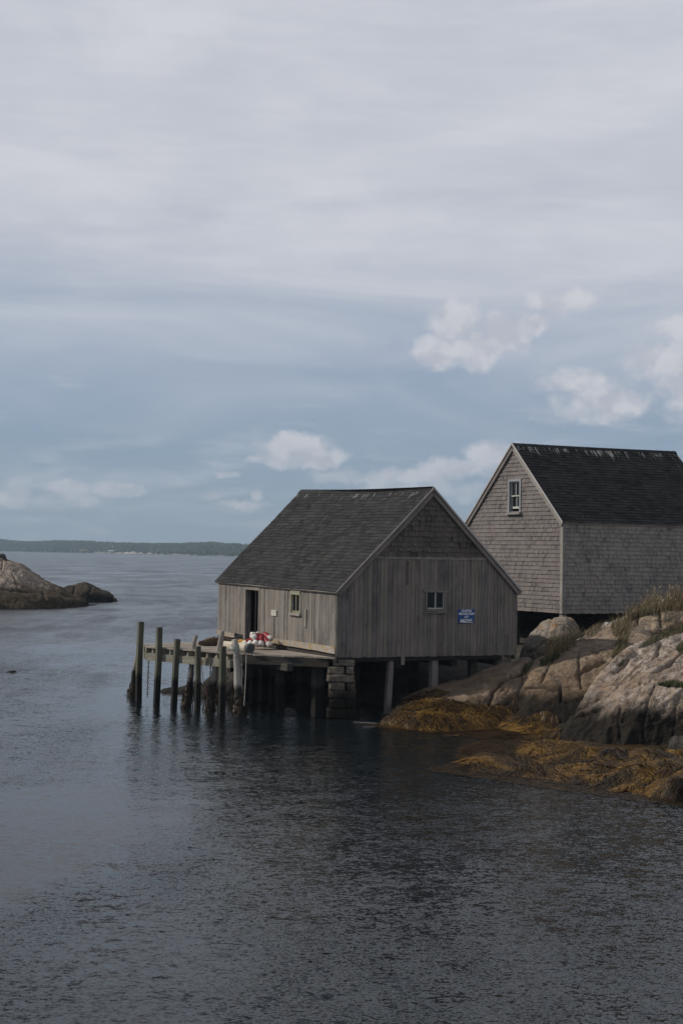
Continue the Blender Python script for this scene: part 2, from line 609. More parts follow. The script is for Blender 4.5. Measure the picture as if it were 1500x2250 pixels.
def rock_mat(name, base, light, lich=.4, orange=.25, wet_z=(.55, .95), dark_amt=.985, gray=(.105, .10, .09), wetc=(.009, .0065, .004), splash=.55):
    def fn(t, b):
        pos = t.n('ShaderNodeNewGeometry').outputs['Position']
        z = t.n('ShaderNodeSeparateXYZ', i_0=pos).outputs[2]
        n1 = t.noise(pos, .55, 5, .6, .4)
        n2 = t.noise(pos, 3.2, 6, .68, .3)
        n3 = t.noise(pos, 45, 3, .7)
        vo = t.n('ShaderNodeTexVoronoi')
        t.set(vo, 'Vector', pos)
        vo.inputs['Scale'].default_value = 60
        f = t.m('ADD', t.m('MULTIPLY', n1, .4), t.m('MULTIPLY', n2, .6))
        c = t.mix(t.sm(f, .38, .60), base, light)
        c = t.mix(t.m('MULTIPLY', t.sm(n3, .52, .68), .45), c, (base[0] * .45, base[1] * .43, base[2] * .42))
        c = t.mix(t.m('MULTIPLY', t.sm(n3, .46, .33), .30), c, (.56, .48, .41))
        # thin dark joints and veins
        j1 = t.m('ABSOLUTE', t.m('SUBTRACT', t.noise(t.vmul(pos, (.9, .9, 1.6), (2, 5, 1)), 1.0, 5, .6, .6), .5))
        j2 = t.m('ABSOLUTE', t.m('SUBTRACT', t.noise(t.vmul(pos, (2.6, 2.6, 3.6), (4, 1, 8)), 1.0, 4, .6, .5), .5))
        jm = t.m('MAXIMUM', t.sm(j1, .011, .003), t.m('MULTIPLY', t.sm(j2, .012, .003), .6))
        c = t.mix(t.m('MULTIPLY', jm, .75), c, (.035, .03, .025))
        # grey crustose lichen
        l1 = t.noise(pos, 1.3, 6, .66, .5)
        l2 = t.noise(pos, 11.0, 5, .65)
        lm = t.m('MULTIPLY', t.sm(l1, .49, .57), t.sm(l2, .36, .52))
        c = t.mix(t.m('MULTIPLY', lm, lich), c, gray)
        # orange lichen
        o1 = t.noise(t.vmul(pos, (1, 1, 1), (7, 3, 1)), 1.7, 5, .7, .3)
        o2 = t.noise(pos, 17.0, 4, .7)
        om = t.m('MULTIPLY', t.sm(o1, .56, .66), t.sm(o2, .42, .55))
        c = t.mix(t.m('MULTIPLY', om, orange), c, (.33, .14, .035))
        # run-off staining down the face
        rs = t.noise(t.vmul(pos, (3.0, 3.0, .5)), 1.0, 5, .6, .4)
        c = t.mix(t.m('MULTIPLY', t.sm(rs, .54, .68), .35), c, (.10, .085, .07))
        # warm iron staining in the splash zone above the tide line
        zs = t.m('ADD', z, t.m('MULTIPLY', t.m('SUBTRACT', t.noise(pos, .9, 4, .6), .5), 1.6))
        sm_ = t.m('MULTIPLY', t.sm(zs, wet_z[1] + 1.3, wet_z[1] + .3), t.sm(t.noise(pos, 2.2, 4, .6), .36, .56))
        c = t.mix(t.m('MULTIPLY', sm_, splash), c, (.25, .168, .10))
        # tide line: black algae below the high water mark
        zz = t.m('ADD', z, t.m('MULTIPLY', t.m('SUBTRACT', t.noise(pos, 1.1, 5, .65), .5), 1.1))
        wm = t.sm(zz, wet_z[1], wet_z[0])
        c = t.mix(t.m('MULTIPLY', wm, dark_amt), c, t.mix(t.sm(n2, .4, .6), wetc, tuple(1.9 * q for q in wetc)))
        t.set(b, 'Base Color', c)
        t.set(b, 'Roughness', t.m('MULTIPLY_ADD', wm, -.2, .9))
        b.inputs['Specular IOR Level'].default_value = .15
        hh = t.m('ADD', t.m('MULTIPLY', n2, .6), t.m('MULTIPLY', t.noise(pos, 14, 6, .7), .5))
        hh = t.m('SUBTRACT', hh, t.m('MULTIPLY', jm, .25))
        bump(t, b, hh, .8, .11)
    return mat(name, fn)


M_ROCK = rock_mat('granite', (.23, .17, .125), (.52, .445, .385), .30, .5, (.8, 1.5), splash=.45)
M_ROCKB = rock_mat('brown granite', (.17, .118, .078), (.36, .275, .195), .6, .2, (.75, 1.45))
M_ROCKA = rock_mat('shaded granite', (.15, .108, .076), (.33, .255, .195), .25, .25, (.45, .95))
M_ROCKDARK = rock_mat('dark shore rock', (.030, .026, .022), (.065, .057, .050), .25, .0, (.3, .7), splash=0.0)
M_ROCKBOUL = rock_mat('lichen boulder', (.16, .135, .105), (.36, .315, .255), .4, 1.0, (-3, -2))
M_ROCKFAR = rock_mat('islet granite', (.24, .185, .14), (.52, .44, .36), .3, .1, (1.2, 2.4), wetc=(.032, .022, .010), splash=.2)
M_STONE = rock_mat('pier stone', (.115, .10, .08), (.29, .262, .22), .4, .5, (.5, 1.3), splash=.2)


def soil_fn(t, b):
    pos = t.n('ShaderNodeNewGeometry').outputs['Position']
    z = t.n('ShaderNodeSeparateXYZ', i_0=pos).outputs[2]
    n = t.noise(pos, 1.5, 6, .65)
    c = t.mix(t.sm(n, .35, .65), (.030, .025, .017), (.065, .055, .036))
    x = t.n('ShaderNodeSeparateXYZ', i_0=pos).outputs[0]
    g = t.m('MULTIPLY', t.sm(t.noise(pos, .45, 5, .6, .3), .40, .50), t.sm(x, 9.5, 12.5))
    c = t.mix(g, c, t.mix(t.sm(t.noise(pos, 4, 6, .7), .38, .6), (.17, .13, .10), (.40, .345, .29)))
    c = t.mix(t.m('MULTIPLY', t.m('SUBTRACT', 1.0, g), t.sm(x, 10.5, 13.0)), c, (.06, .065, .028))
    wm = t.sm(t.m('ADD', z, t.m('MULTIPLY', n, .6)), 1.3, .8)
    c = t.mix(wm, c, (.016, .013, .008))
    t.set(b, 'Base Color', c)
    b.inputs['Roughness'].default_value = .95
    bump(t, b, t.noise(pos, 8, 6, .7), .8, .08)


M_SOIL = mat('peaty ground', soil_fn)


def leafy(name, stops, rough=.75, trans=.0):
    def fn(t, b):
        rnd = t.n('ShaderNodeAttribute', attribute_name='rnd').outputs['Fac']
        c = t.ramp(rnd, stops)
        t.set(b, 'Base Color', c)
        b.inputs['Roughness'].default_value = rough
        b.inputs['Specular IOR Level'].default_value = .3
    return mat(name, fn)


M_GRASS = leafy('dry and green grass', [(0, (.030, .040, .014)), (.38, (.060, .072, .024)), (.45, (.095, .070, .032)), (.75, (.19, .14, .075)), (1, (.34, .265, .16))])
M_WEED = leafy('rockweed strands', [(0, (.010, .006, .003)), (.35, (.034, .018, .005)), (.72, (.098, .052, .009)), (1, (.20, .110, .020))], .5)


def weedbed_fn(t, b):
    pos = t.n('ShaderNodeNewGeometry').outputs['Position']
    n = t.noise(t.vmul(pos, (9, 5, 9)), 1.0, 6, .7, 1.0)
    n2 = t.noise(pos, 1.0, 4, .6)
    c = t.mix(t.sm(n, .35, .65), (.020, .012, .004), (.075, .043, .010))
    c = t.mix(t.sm(n2, .55, .7), c, (.018, .013, .008))
    t.set(b, 'Base Color', c)
    b.inputs['Roughness'].default_value = .5
    b.inputs['Specular IOR Level'].default_value = .12
    bump(t, b, n, 1.0, .06)


M_WEEDBED = mat('rockweed bed', weedbed_fn)


def water_fn(t, b):
    pos = t.n('ShaderNodeNewGeometry').outputs['Position']
    sp = t.n('ShaderNodeSeparateXYZ', i_0=pos)
    b.inputs['Base Color'].default_value = (.007, .010, .012, 1)
    b.inputs['Roughness'].default_value = .04
    b.inputs['IOR'].default_value = 1.21
    # slopes of wind ripples at several sizes; slicks and gusts change how steep they are
    def slope(scale, off, detail, rough, dist):
        nd = t.nt.nodes.new('ShaderNodeTexNoise')
        t.set(nd, 'Vector', t.vmul(pos, scale, off))
        nd.inputs['Scale'].default_value = 1.0
        nd.inputs['Detail'].default_value = detail
        nd.inputs['Roughness'].default_value = rough
        nd.inputs['Distortion'].default_value = dist
        v = t.nt.nodes.new('ShaderNodeVectorMath')
        v.operation = 'SUBTRACT'
        t.set(v, 0, nd.outputs['Color'])
        v.inputs[1].default_value = (.5, .5, .5)
        return v.outputs[0]

    def vadd(a, b):
        v = t.nt.nodes.new('ShaderNodeVectorMath')
        v.operation = 'ADD'
        t.set(v, 0, a)
        t.set(v, 1, b)
        return v.outputs[0]

    def vscale(a, k):
        v = t.nt.nodes.new('ShaderNodeVectorMath')
        v.operation = 'SCALE'
        t.set(v, 0, a)
        t.set(v, 'Scale', k)
        return v.outputs[0]
    w3 = t.noise(t.vmul(pos, (.30, .62, 1), (3, 1, 0)), 1.0, 2, .5, .3)
    gust = t.noise(t.vmul(pos, (.05, .045, 1), (1.9, 4.2, 0)), 1.0, 3, .5, .6)
    gust2 = t.noise(t.vmul(pos, (.55, .16, 1), (6, 2, 0)), 1.0, 3, .6, .3)
    # a calm slick lies to the left, 20-32 m out
    cx = t.m('MULTIPLY', t.m('ADD', sp.outputs[0], 6.8), 1 / 4.0)
    cy = t.m('MULTIPLY', t.m('SUBTRACT', t.m('ADD', sp.outputs[1], t.m('MULTIPLY', sp.outputs[0], -.9)), 32.5), 1 / 6.5)
    calm = t.sm(t.m('ADD', t.m('MULTIPLY', cx, cx), t.m('ADD', t.m('MULTIPLY', cy, cy), t.m('MULTIPLY', t.m('SUBTRACT', w3, .5), 1.2))), .4, 1.7, .30, 1.0)
    amt = t.m('MULTIPLY', t.m('MULTIPLY', t.sm(gust, .32, .66, .65, 1.15), t.sm(gust2, .3, .7, .75, 1.25)), calm)
    # the open bay beyond the cove carries more wind
    bay = t.sm(sp.outputs[1], 45, 110, 1.0, 2.4)
    streak = t.noise(t.vmul(pos, (.10, .035, 1), (1, 7, 0)), 1.0, 5, .7, .4)
    amt = t.m('MULTIPLY', amt, t.m('MULTIPLY', bay, t.sm(streak, .38, .62, .72, 1.28)))
    sl = vadd(vscale(slope((2.3, 3.6, 1), (0, 0, 0), 2, .5, .4), .27),
              vadd(vadd(vscale(slope((7.0, 11.0, 1), (3, 1, 0), 3, .6, .3), .68), vscale(slope((21.0, 31.0, 1), (1, 5, 0), 3, .6, .2), .85)),
                   vscale(slope((.55, .95, 1), (7, 2, 0), 2, .5, .3), .17)))
    sl = vscale(sl, amt)
    sx = t.n('ShaderNodeSeparateXYZ', i_0=sl)
    # out in the bay the steep fronts of the wavelets rolling in face the shore
    fr = t.sm(sp.outputs[1], 40, 100, .15, .85)
    sy = t.m('ADD', t.m('MULTIPLY', sx.outputs[1], t.m('SUBTRACT', 1.0, fr)), t.m('MULTIPLY', t.m('ABSOLUTE', sx.outputs[1]), t.m('MULTIPLY', fr, -1.0)))
    nv = t.n('ShaderNodeCombineXYZ', i_0=t.m('MULTIPLY', sx.outputs[0], 1.0), i_1=sy, i_2=1.0)
    nrm = t.nt.nodes.new('ShaderNodeVectorMath')
    nrm.operation = 'NORMALIZE'
    t.set(nrm, 0, nv)
    t.set(b, 'Normal', nrm.outputs[0])


M_WATER = mat('harbour water', water_fn)

# ------------------------------------------------------------------ water and seabed sheet
wb = MB()
ys = [-30, 12, 40, 80, 200, 600, 2000, 4600]
xs = [-3800, -1000, -300, -80, 0, 80, 300, 1000, 3800]
for i in range(len(ys) - 1):
    for j in range(len(xs) - 1):
        q = [(xs[j], ys[i], 0), (xs[j + 1], ys[i], 0), (xs[j + 1], ys[i + 1], 0), (xs[j], ys[i + 1], 0)]
        wb.face(q, [(p[0], p[1]) for p in q], 0)
tag(wb.build('water', M_WATER, merge=True), kind='structure')

# ------------------------------------------------------------------ terrain
HU = Vector((-.478, .878, 0)).normalized()     # along the shed front wall, away from the camera
HV = Vector((.878, .478, 0)).normalized()      # along the shed gable, to the right
HN = Vector((-.07, 46.6, 0))                   # near corner of the shed
HC = Vector((8.53, 58.0, 0))                   # near corner of the big house


def hp(u, v, z):
    p = HN + HU * u + HV * v
    return Vector((p.x, p.y, z))


def hq(p_, q_, z):
    p = HC + HV * p_ + HU * q_
    return Vector((p.x, p.y, z))


TP = [(1.62, 47.5, .12), (3.1, 48.3, .70), (5.8, 49.8, 1.40), (6.9, 50.5, 1.55), (8.53, 58.4, 1.75), (6, 62, 1.5), (6.3, 54.5, 1.15), (7.3, 56, 1.2), (5.5, 52, 1.2), (12, 60, 2.6), (15.8, 62, 4.3),
      (14.5, 56, 3.45), (10.8, 55, 3.05), (9.1, 55, 2.55), (8.63, 52, 2.2), (12, 52, 2.9), (8.9, 45, .6), (9, 41, -.3), (8, 38, -.5), (12, 40.5, .4), (14, 46, 1.9),
      (4, 45, -.1), (2, 45.6, -.35), (1, 45, -.8), (5, 43.3, -.5), (6.5, 42, -.4), (-2, 46, -1.2), (0, 50, -.7), (2.5, 52, .5), (-1.5, 52, -.5), (-5, 53, -1),
      (-8, 58, -1.6), (0, 57, 1.5), (-2.5, 57, 1.2), (3, 56, 1.7), (-1, 60, 1.4), (5, 68, 1.5), (10, 75, 2.0), (20, 75, 3.5), (22, 60, 5), (22, 48, 4), (20, 40, 1),
      (20, 34, -.6), (10, 33, -1), (3, 38, -1.6), (-6, 66, -1.5), (-10, 75, -2), (0, 76, -1), (-12, 50, -2.5), (-4, 40, -2), (28, 66, 6), (28, 40, 1.5), (28, 32, -1)]
TPn = np.array(TP)


def tps_fit(P, reg=.02):
    n = len(P)
    d = np.sqrt(((P[:, None, :2] - P[None, :, :2]) ** 2).sum(-1)) + 1e-9
    K = d * d * np.log(d) + np.eye(n) * reg
    A = np.zeros((n + 3, n + 3))
    A[:n, :n] = K
    A[:n, n:] = np.c_[np.ones(n), P[:, :2]]
    A[n:, :n] = A[:n, n:].T
    return np.linalg.solve(A, np.r_[P[:, 2], np.zeros(3)])


TW = tps_fit(TPn)


def tps(X, Y):
    d = np.sqrt((X[:, None] - TPn[None, :, 0]) ** 2 + (Y[:, None] - TPn[None, :, 1]) ** 2) + 1e-9
    return (d * d * np.log(d)) @ TW[:len(TPn)] + TW[-3] + TW[-2] * X + TW[-1] * Y


BV = {}


def grid_mesh(name, P, nr, nc, mat_, parent=None, rnd=None):
    """P: nr*nc x 3 array -> quad grid mesh object"""
    idx = np.arange(nr * nc).reshape(nr, nc)
    F = np.stack([idx[:-1, :-1], idx[:-1, 1:], idx[1:, 1:], idx[1:, :-1]], -1).reshape(-1, 4)
    me = bpy.data.meshes.new(name)
    off = np.array(wloc(parent)) if parent else np.zeros(3)
    me.from_pydata((P - off).tolist(), [], F.tolist())
    me.polygons.foreach_set('use_smooth', [True] * len(me.polygons))
    me.materials.append(mat_)
    me.update()
    o = bpy.data.objects.new(name, me)
    COL.objects.link(o)
    if parent:
        o.parent = parent
    BV.setdefault('all', []).append((P, F))
    return o


gx, gy = np.meshgrid(np.linspace(-12, 28, 200), np.linspace(32, 76, 220))
T = np.c_[gx.ravel(), gy.ravel(), np.zeros(gx.size)]
T[:, 2] = tps(T[:, 0], T[:, 1]) + .14 * fbm(T, .6, 5, .55, 3)
grid_mesh('rocky_ground', T, 220, 200, M_SOIL)['kind'] = 'structure'


def catmull(C, n):
    """C: k x m x 3 along axis 0 -> n samples"""
    k = len(C)
    E = np.concatenate([[2 * C[0] - C[1]], C, [2 * C[-1] - C[-2]]])
    t = np.linspace(0, k - 1 - 1e-6, n)
    i = t.astype(int)
    f = (t - i).reshape(-1, *([1] * (C.ndim - 1)))
    p0, p1, p2, p3 = E[i], E[i + 1], E[i + 2], E[i + 3]
    return .5 * ((2 * p1) + (-p0 + p2) * f + (2 * p0 - 5 * p1 + 4 * p2 - p3) * f ** 2 + (-p0 + 3 * p1 - 3 * p2 + p3) * f ** 3)


def seg_dist(px, py, poly):
    best = np.full(px.shape, 1e9)
    for (x0, y0), (x1, y1) in zip(poly[:-1], poly[1:]):
        dx, dy = x1 - x0, y1 - y0
        tt = np.clip(((px - x0) * dx + (py - y0) * dy) / (dx * dx + dy * dy), 0, 1)
        best = np.minimum(best, np.hypot(px - x0 - tt * dx, py - y0 - tt * dy))
    return best


def rock_patch(name, rows, label, mat_, nr=150, nc=150, amp=.12, scale=.7, strata=None, cracks=(), back=1.2, seed=0, cat='rock', kind=None, fine=.03, close_sides=True, group=None):
    """rows: front bottom to crest; entry (x, y, Y) puts the photo pixel at distance Y; (x, y, 'z', h) puts it at height h"""
    C = []
    for r in rows:
        C.append([tuple(onz(e[0], e[1], e[3])) if e[2] == 'z' else tuple(at(*e)) for e in r])
    C = np.array(C, dtype=float)
    # bury the front foot, and turn the crest over and down behind
    foot = C[0].copy()
    foot[:, 2] -= .7
    b1 = C[-1] + np.array([0, back * .55, -.12 * back])
    b2 = C[-1] + np.array([0, back, -.7 * back])
    b3 = C[-1] + np.array([0, back * 1.15, -2.2 * back])
    C = np.concatenate([foot[None], C, b1[None], b2[None], b3[None]])
    if close_sides:
        l = C[:, :1].copy()
        r = C[:, -1:].copy()
        wv = (C[:, -1:] - C[:, :1]).mean(0)[0]
        wv = wv / np.linalg.norm(wv)
        for s, a in ((l, -1), (r, 1)):
            s += wv * a * .25
            s[:, :, 1] += .35
            s[:, :, 2] -= 1.0
        C = np.concatenate([l, C, r], axis=1)
    A = catmull(C, nr)
    A = catmull(A.transpose(1, 0, 2), nc).transpose(1, 0, 2)
    du = np.gradient(A, axis=1)
    dv = np.gradient(A, axis=0)
    N = np.cross(du, dv)
    N /= np.linalg.norm(N, axis=-1, keepdims=True) + 1e-9
    P = A.reshape(-1, 3).copy()
    N = N.reshape(-1, 3)
    d = amp * fbm(P + seed * 3.1, scale, 5, .5, seed) + amp * .33 * fbm(P, scale * 3.5, 5, .55, seed + 5, True)
    d += fine * fbm(P, scale * 11, 3, .6, seed + 9)
    if strata is not None:           # sheeting: ridges run along one direction
        dirn, sc, am = strata
        dirn = np.array(dirn, float)
        dirn /= np.linalg.norm(dirn)
        Q = P - np.outer(P @ dirn, dirn) * .86
        d += am * fbm(Q + fbm(P, .5, 2, .5, 3)[:, None] * .25, sc, 4, .5, seed + 21, True)
        d += am * .22 * fbm(P - np.outer(P @ dirn, dirn) * .94 + fbm(P, 1.1, 2, .5, 4)[:, None] * .12, sc * 3.2, 3, .55, seed + 23, True)
    px, py = proj(P)
    for poly, w, dep in cracks:
        jit = 2.2 * fbm(P, 2.5, 3, .5, seed + 31)
        dd = seg_dist(px + jit, py + jit, poly)
        d -= dep * (.75 * np.exp(-(dd / (w * .55)) ** 2) + .25 * np.exp(-(dd / (w * 1.6)) ** 2))
    P += N * d[:, None]
    o = grid_mesh(name, P, nr, nc, mat_)
    if kind:
        o['kind'] = kind
        if kind == 'structure':
            return o
    return tag(o, label, cat, group)


# ---- slab under the shed's right end
rock_patch('rock_slab', [
    [(835, 1592, 'z', 0), (930, 1606, 'z', 0), (1030, 1603, 'z', 0), (1110, 1596, 'z', 0), (1150, 1592, 'z', 0)],
    [(862, 1558, 46.3), (955, 1556, 45.4), (1035, 1553, 45.6), (1112, 1550, 45.9), (1150, 1548, 46.2)],
    [(885, 1537, 47.6), (985, 1527, 46.6), (1060, 1515, 46.2), (1115, 1507, 46.3), (1150, 1500, 46.6)],
    [(915, 1525, 48.6), (1000, 1506, 47.8), (1062, 1487, 47.0), (1118, 1474, 46.9), (1152, 1468, 47.0)],
    [(960, 1512, 50.2), (1020, 1492, 49.8), (1080, 1470, 49.3), (1130, 1456, 48.9), (1165, 1449, 48.7)]],
    'low pale granite slab in the shade below the right end of the grey plank shed', M_ROCKA, 120, 150, .07, .8, ((.8, .5, .4), 1.6, .06),
    cracks=[([(1098, 1500), (1080, 1525), (1070, 1560)], 4, .22), ([(1098, 1500), (1120, 1488), (1150, 1482)], 4, .2), ([(990, 1520), (1060, 1500)], 3, .08), ([(1005, 1495), (1080, 1478), (1140, 1455)], 3, .08)], seed=2)
# ---- middle block
rock_patch('rock_block', [
    [(1136, 1600, 'z', 0), (1190, 1600, 45.0), (1260, 1600, 44.6), (1330, 1590, 44.6), (1430, 1570, 44.6)],
    [(1146, 1548, 45.8), (1200, 1545, 45.2), (1265, 1540, 45.0), (1335, 1530, 45.0), (1430, 1510, 45.0)],
    [(1150, 1512, 46.0), (1205, 1513, 45.5), (1270, 1508, 45.4), (1340, 1495, 45.5), (1430, 1475, 45.5)],
    [(1152, 1502, 46.4), (1205, 1503, 46.0), (1270, 1500, 45.9), (1340, 1480, 46.1), (1430, 1455, 46.3)],
    [(1153, 1478, 46.7), (1210, 1468, 46.5), (1275, 1452, 46.7), (1345, 1430, 47.2), (1430, 1420, 47.6)],
    [(1160, 1464, 47.3), (1220, 1442, 47.7), (1285, 1415, 48.6), (1350, 1392, 49.4), (1430, 1390, 49.8)],
    [(1172, 1460, 48.5), (1232, 1428, 49.3), (1296, 1396, 50.4), (1368, 1366, 51.2), (1430, 1370, 51.5)]],
    'broad brown granite block with grey lichen patches between the two grey buildings', M_ROCKB, 170, 170, .07, .8, None,
    cracks=[([(1270, 1428), (1275, 1510)], 3.5, .10), ([(1190, 1500), (1212, 1452), (1224, 1440)], 3, .09), ([(1150, 1512), (1232, 1508), (1275, 1505)], 3, .16), ([(1232, 1508), (1230, 1540)], 3.5, .2), ([(1275, 1480), (1330, 1452)], 4, .18), ([(1300, 1430), (1325, 1448)], 3, .08)], seed=5)
# ---- big right-hand slab
rock_patch('granite_slab', [
    [(1196, 1640, 'z', 0), (1265, 1660, 'z', 0), (1335, 1664, 'z', 0), (1415, 1662, 'z', 0), (1520, 1662, 'z', 0), (1640, 1668, 'z', 0)],
    [(1232, 1604, 40.9), (1290, 1604, 40.1), (1345, 1602, 39.8), (1420, 1600, 39.6), (1520, 1598, 39.6), (1640, 1600, 39.6)],
    [(1266, 1564, 41.6), (1312, 1560, 40.8), (1362, 1556, 40.2), (1430, 1550, 39.9), (1525, 1548, 39.9), (1640, 1550, 39.9)],
    [(1300, 1521, 42.6), (1345, 1514, 41.7), (1392, 1511, 41.0), (1440, 1510, 40.5), (1530, 1512, 40.5), (1640, 1515, 40.5)],
    [(1331, 1482, 43.6), (1374, 1474, 42.9), (1412, 1471, 42.4), (1460, 1470, 42.1), (1535, 1476, 42.1), (1640, 1478, 42.1)],
    [(1362, 1450, 45.0), (1400, 1441, 44.6), (1440, 1436, 44.3), (1482, 1432, 44.2), (1545, 1430, 44.2), (1640, 1428, 44.2)],
    [(1398, 1426, 46.8), (1430, 1415, 46.8), (1465, 1405, 46.6), (1500, 1396, 46.5), (1560, 1388, 46.5), (1640, 1380, 46.5)]],
    'largest pale granite slab with diagonal folds above the golden seaweed', M_ROCK, 260, 250, .06, .7, ((.51, .80, .31), 1.2, .19),
    cracks=[([(1362, 1640), (1360, 1590), (1366, 1560)], 3, .06), ([(1410, 1640), (1412, 1590), (1424, 1545), (1440, 1512)], 3.5, .10), ([(1478, 1620), (1482, 1560), (1492, 1530)], 3, .06),
            ([(1218, 1605), (1290, 1555), (1352, 1510), (1385, 1480)], 4, .16), ([(1262, 1590), (1340, 1540), (1420, 1500)], 4, .13), ([(1436, 1485), (1470, 1465), (1500, 1440)], 4, .22),
            ([(1330, 1560), (1385, 1525), (1430, 1505)], 4, .1), ([(1346, 1478), (1385, 1450), (1405, 1440)], 4, .15), ([(1405, 1475), (1440, 1440), (1452, 1420)], 4, .13)], seed=9, fine=.015)
# ---- upper right rock
rock_patch('lichen_rock', [
    [(1358, 1432, 49.6), (1415, 1425, 49.2), (1475, 1412, 49.2), (1545, 1400, 49.2), (1620, 1392, 49.2)],
    [(1366, 1392, 50.4), (1420, 1382, 49.9), (1478, 1372, 49.9), (1545, 1365, 49.9), (1620, 1360, 49.9)],
    [(1378, 1366, 51.2), (1425, 1352, 50.8), (1482, 1343, 50.7), (1545, 1338, 50.7), (1620, 1330, 50.7)],
    [(1396, 1356, 52.2), (1438, 1342, 52.0), (1488, 1333, 52.0), (1545, 1326, 52), (1620, 1320, 52)]],
    'grey lichen speckled rock at the top of the right bank below the dry grass', M_ROCKB, 110, 120, .14, 1.0, None,
    cracks=[([(1400, 1362), (1396, 1395), (1392, 1420)], 4, .25), ([(1448, 1345), (1452, 1375)], 4, .2), ([(1380, 1425), (1430, 1395), (1500, 1372)], 5, .25)], seed=14)
# ---- boulder
rock_patch('boulder', [
    [(1146, 1440, 52.3), (1170, 1447, 51.9), (1200, 1448, 51.8), (1236, 1436, 51.9), (1268, 1416, 52.3)],
    [(1147, 1425, 52.4), (1172, 1420, 51.9), (1204, 1416, 51.7), (1240, 1408, 51.8), (1272, 1399, 52.4)],
    [(1160, 1400, 52.9), (1184, 1385, 52.4), (1214, 1380, 52.1), (1246, 1378, 52.2), (1271, 1383, 52.9)],
    [(1180, 1380, 53.5), (1202, 1363, 53.2), (1226, 1357, 53.0), (1246, 1356, 53.0), (1263, 1367, 53.4)]],
    'large rounded boulder with orange lichen below the corner of the shingled house', M_ROCKBOUL, 90, 100, .07, 1.1, None,
    cracks=[([(1165, 1435), (1185, 1415), (1200, 1405)], 4, .1), ([(1212, 1357), (1206, 1380), (1195, 1405)], 4, .06)], back=.8, seed=18, cat='boulder')
# ---- dark rock at the frame edge in the weed
rock_patch('shore_rock', [
    [(1462, 1674, 36.9), (1490, 1676, 36.8), (1540, 1680, 36.8), (1590, 1684, 36.8)],
    [(1468, 1650, 37.1), (1492, 1650, 36.9), (1540, 1648, 36.9), (1590, 1650, 36.9)],
    [(1474, 1628, 37.6), (1496, 1620, 37.5), (1540, 1612, 37.5), (1590, 1612, 37.5)]],
    'dark angular rock sitting in the seaweed below the largest granite slab', M_ROCKDARK, 50, 60, .06, 1.6, None, back=.6, seed=23)
# ---- dark rocks behind the wharf
rock_patch('dark_rock', [
    [(432, 1530, 'z', 0), (500, 1534, 'z', 0), (570, 1534, 'z', 0), (640, 1532, 'z', 0), (720, 1530, 'z', 0)],
    [(446, 1510, 54.1), (505, 1500, 53.6), (575, 1495, 53.4), (640, 1490, 53.4), (720, 1480, 53.4)],
    [(478, 1482, 55.2), (525, 1464, 54.9), (580, 1456, 54.6), (645, 1452, 54.4), (720, 1445, 54.4)],
    [(505, 1474, 56.2), (545, 1455, 56.2), (590, 1448, 56), (650, 1440, 56), (720, 1430, 56)]],
    'dark wet rock rising from the water behind the wharf piles', M_ROCKDARK, 90, 120, .12, .9, ((.3, .2, 1), 1.4, .12),
    cracks=[([(572, 1455), (566, 1500)], 5, .3), ([(600, 1455), (590, 1495), (575, 1525)], 5, .35), ([(640, 1450), (632, 1500)], 5, .3)], seed=27)
rock_patch('skerry', [
    [(352, 1520, 'z', 0), (380, 1524, 'z', 0), (410, 1525, 'z', 0), (445, 1525, 'z', 0)],
    [(362, 1517, 55.0), (384, 1514, 55.0), (412, 1508, 55.0), (440, 1500, 55.0)],
    [(372, 1516, 55.6), (390, 1512, 55.8), (415, 1506, 55.8), (440, 1497, 55.8)]],
    'low brown ledge awash at the left foot of the dark wharf rock', M_ROCKDARK, 40, 60, .05, 1.6, None, back=.5, seed=31)
ledge = rock_patch('weedy_ledge', [
    [(-60, 1478, 'z', 0), (-20, 1478, 'z', 0), (10, 1478, 'z', 0), (40, 1477, 'z', 0)],
    [(-60, 1474, 62.8), (-20, 1474.6, 62.8), (8, 1475.3, 62.8), (36, 1476.8, 62.8)]],
    'small dark weedy ledge awash in the open water left of the wharf', M_ROCKDARK, 30, 50, .02, 2.5, None, back=.3, seed=33)
ledge.location.z = -.05
# ---- islet on the left
rock_patch('rocky_islet', [
    [(-170, 1342, 'z', 0), (-60, 1340, 'z', 0), (0, 1338, 'z', 0), (60, 1338, 'z', 0), (120, 1336, 'z', 0), (170, 1333, 'z', 0), (212, 1328, 'z', 0)],
    [(-170, 1318, 128), (-60, 1316, 128), (0, 1314, 128.5), (50, 1318, 129), (105, 1320, 130.5), (150, 1322, 133), (190, 1324, 137)],
    [(-170, 1295, 130.5), (-60, 1294, 130.5), (0, 1293, 131), (42, 1298, 131.5), (90, 1306, 133), (135, 1312, 135), (172, 1319, 139)],
    [(-170, 1262, 134), (-60, 1262, 134), (0, 1264, 134.5), (36, 1272, 135), (78, 1288, 136.5), (120, 1300, 138), (158, 1314, 141)],
    [(-170, 1228, 139), (-60, 1232, 139), (0, 1238, 139.5), (32, 1250, 140), (70, 1272, 141), (112, 1290, 142), (148, 1308, 144)],
    [(-170, 1210, 144), (-60, 1218, 144), (-5, 1229, 144), (28, 1241, 144.5), (64, 1260, 145), (100, 1280, 146), (138, 1301, 147)]],
    'pale rounded granite islet with a dark tide band at the left edge', M_ROCKFAR, 190, 220, .30, .32, ((.8, .1, -.45), .5, .40),
    cracks=[([(-5, 1255), (30, 1262), (60, 1278), (85, 1290)], 2.6, .5), ([(0, 1300), (40, 1300), (80, 1306)], 2.5, .5), ([(65, 1276), (85, 1280), (120, 1298)], 2.5, .4), ([(25, 1265), (45, 1300)], 2, .3), ([(95, 1305), (98, 1330)], 2.2, .5), ([(5, 1235), (4, 1252)], 1.8, .3)], back=6, seed=41, fine=.06, cat='islet')
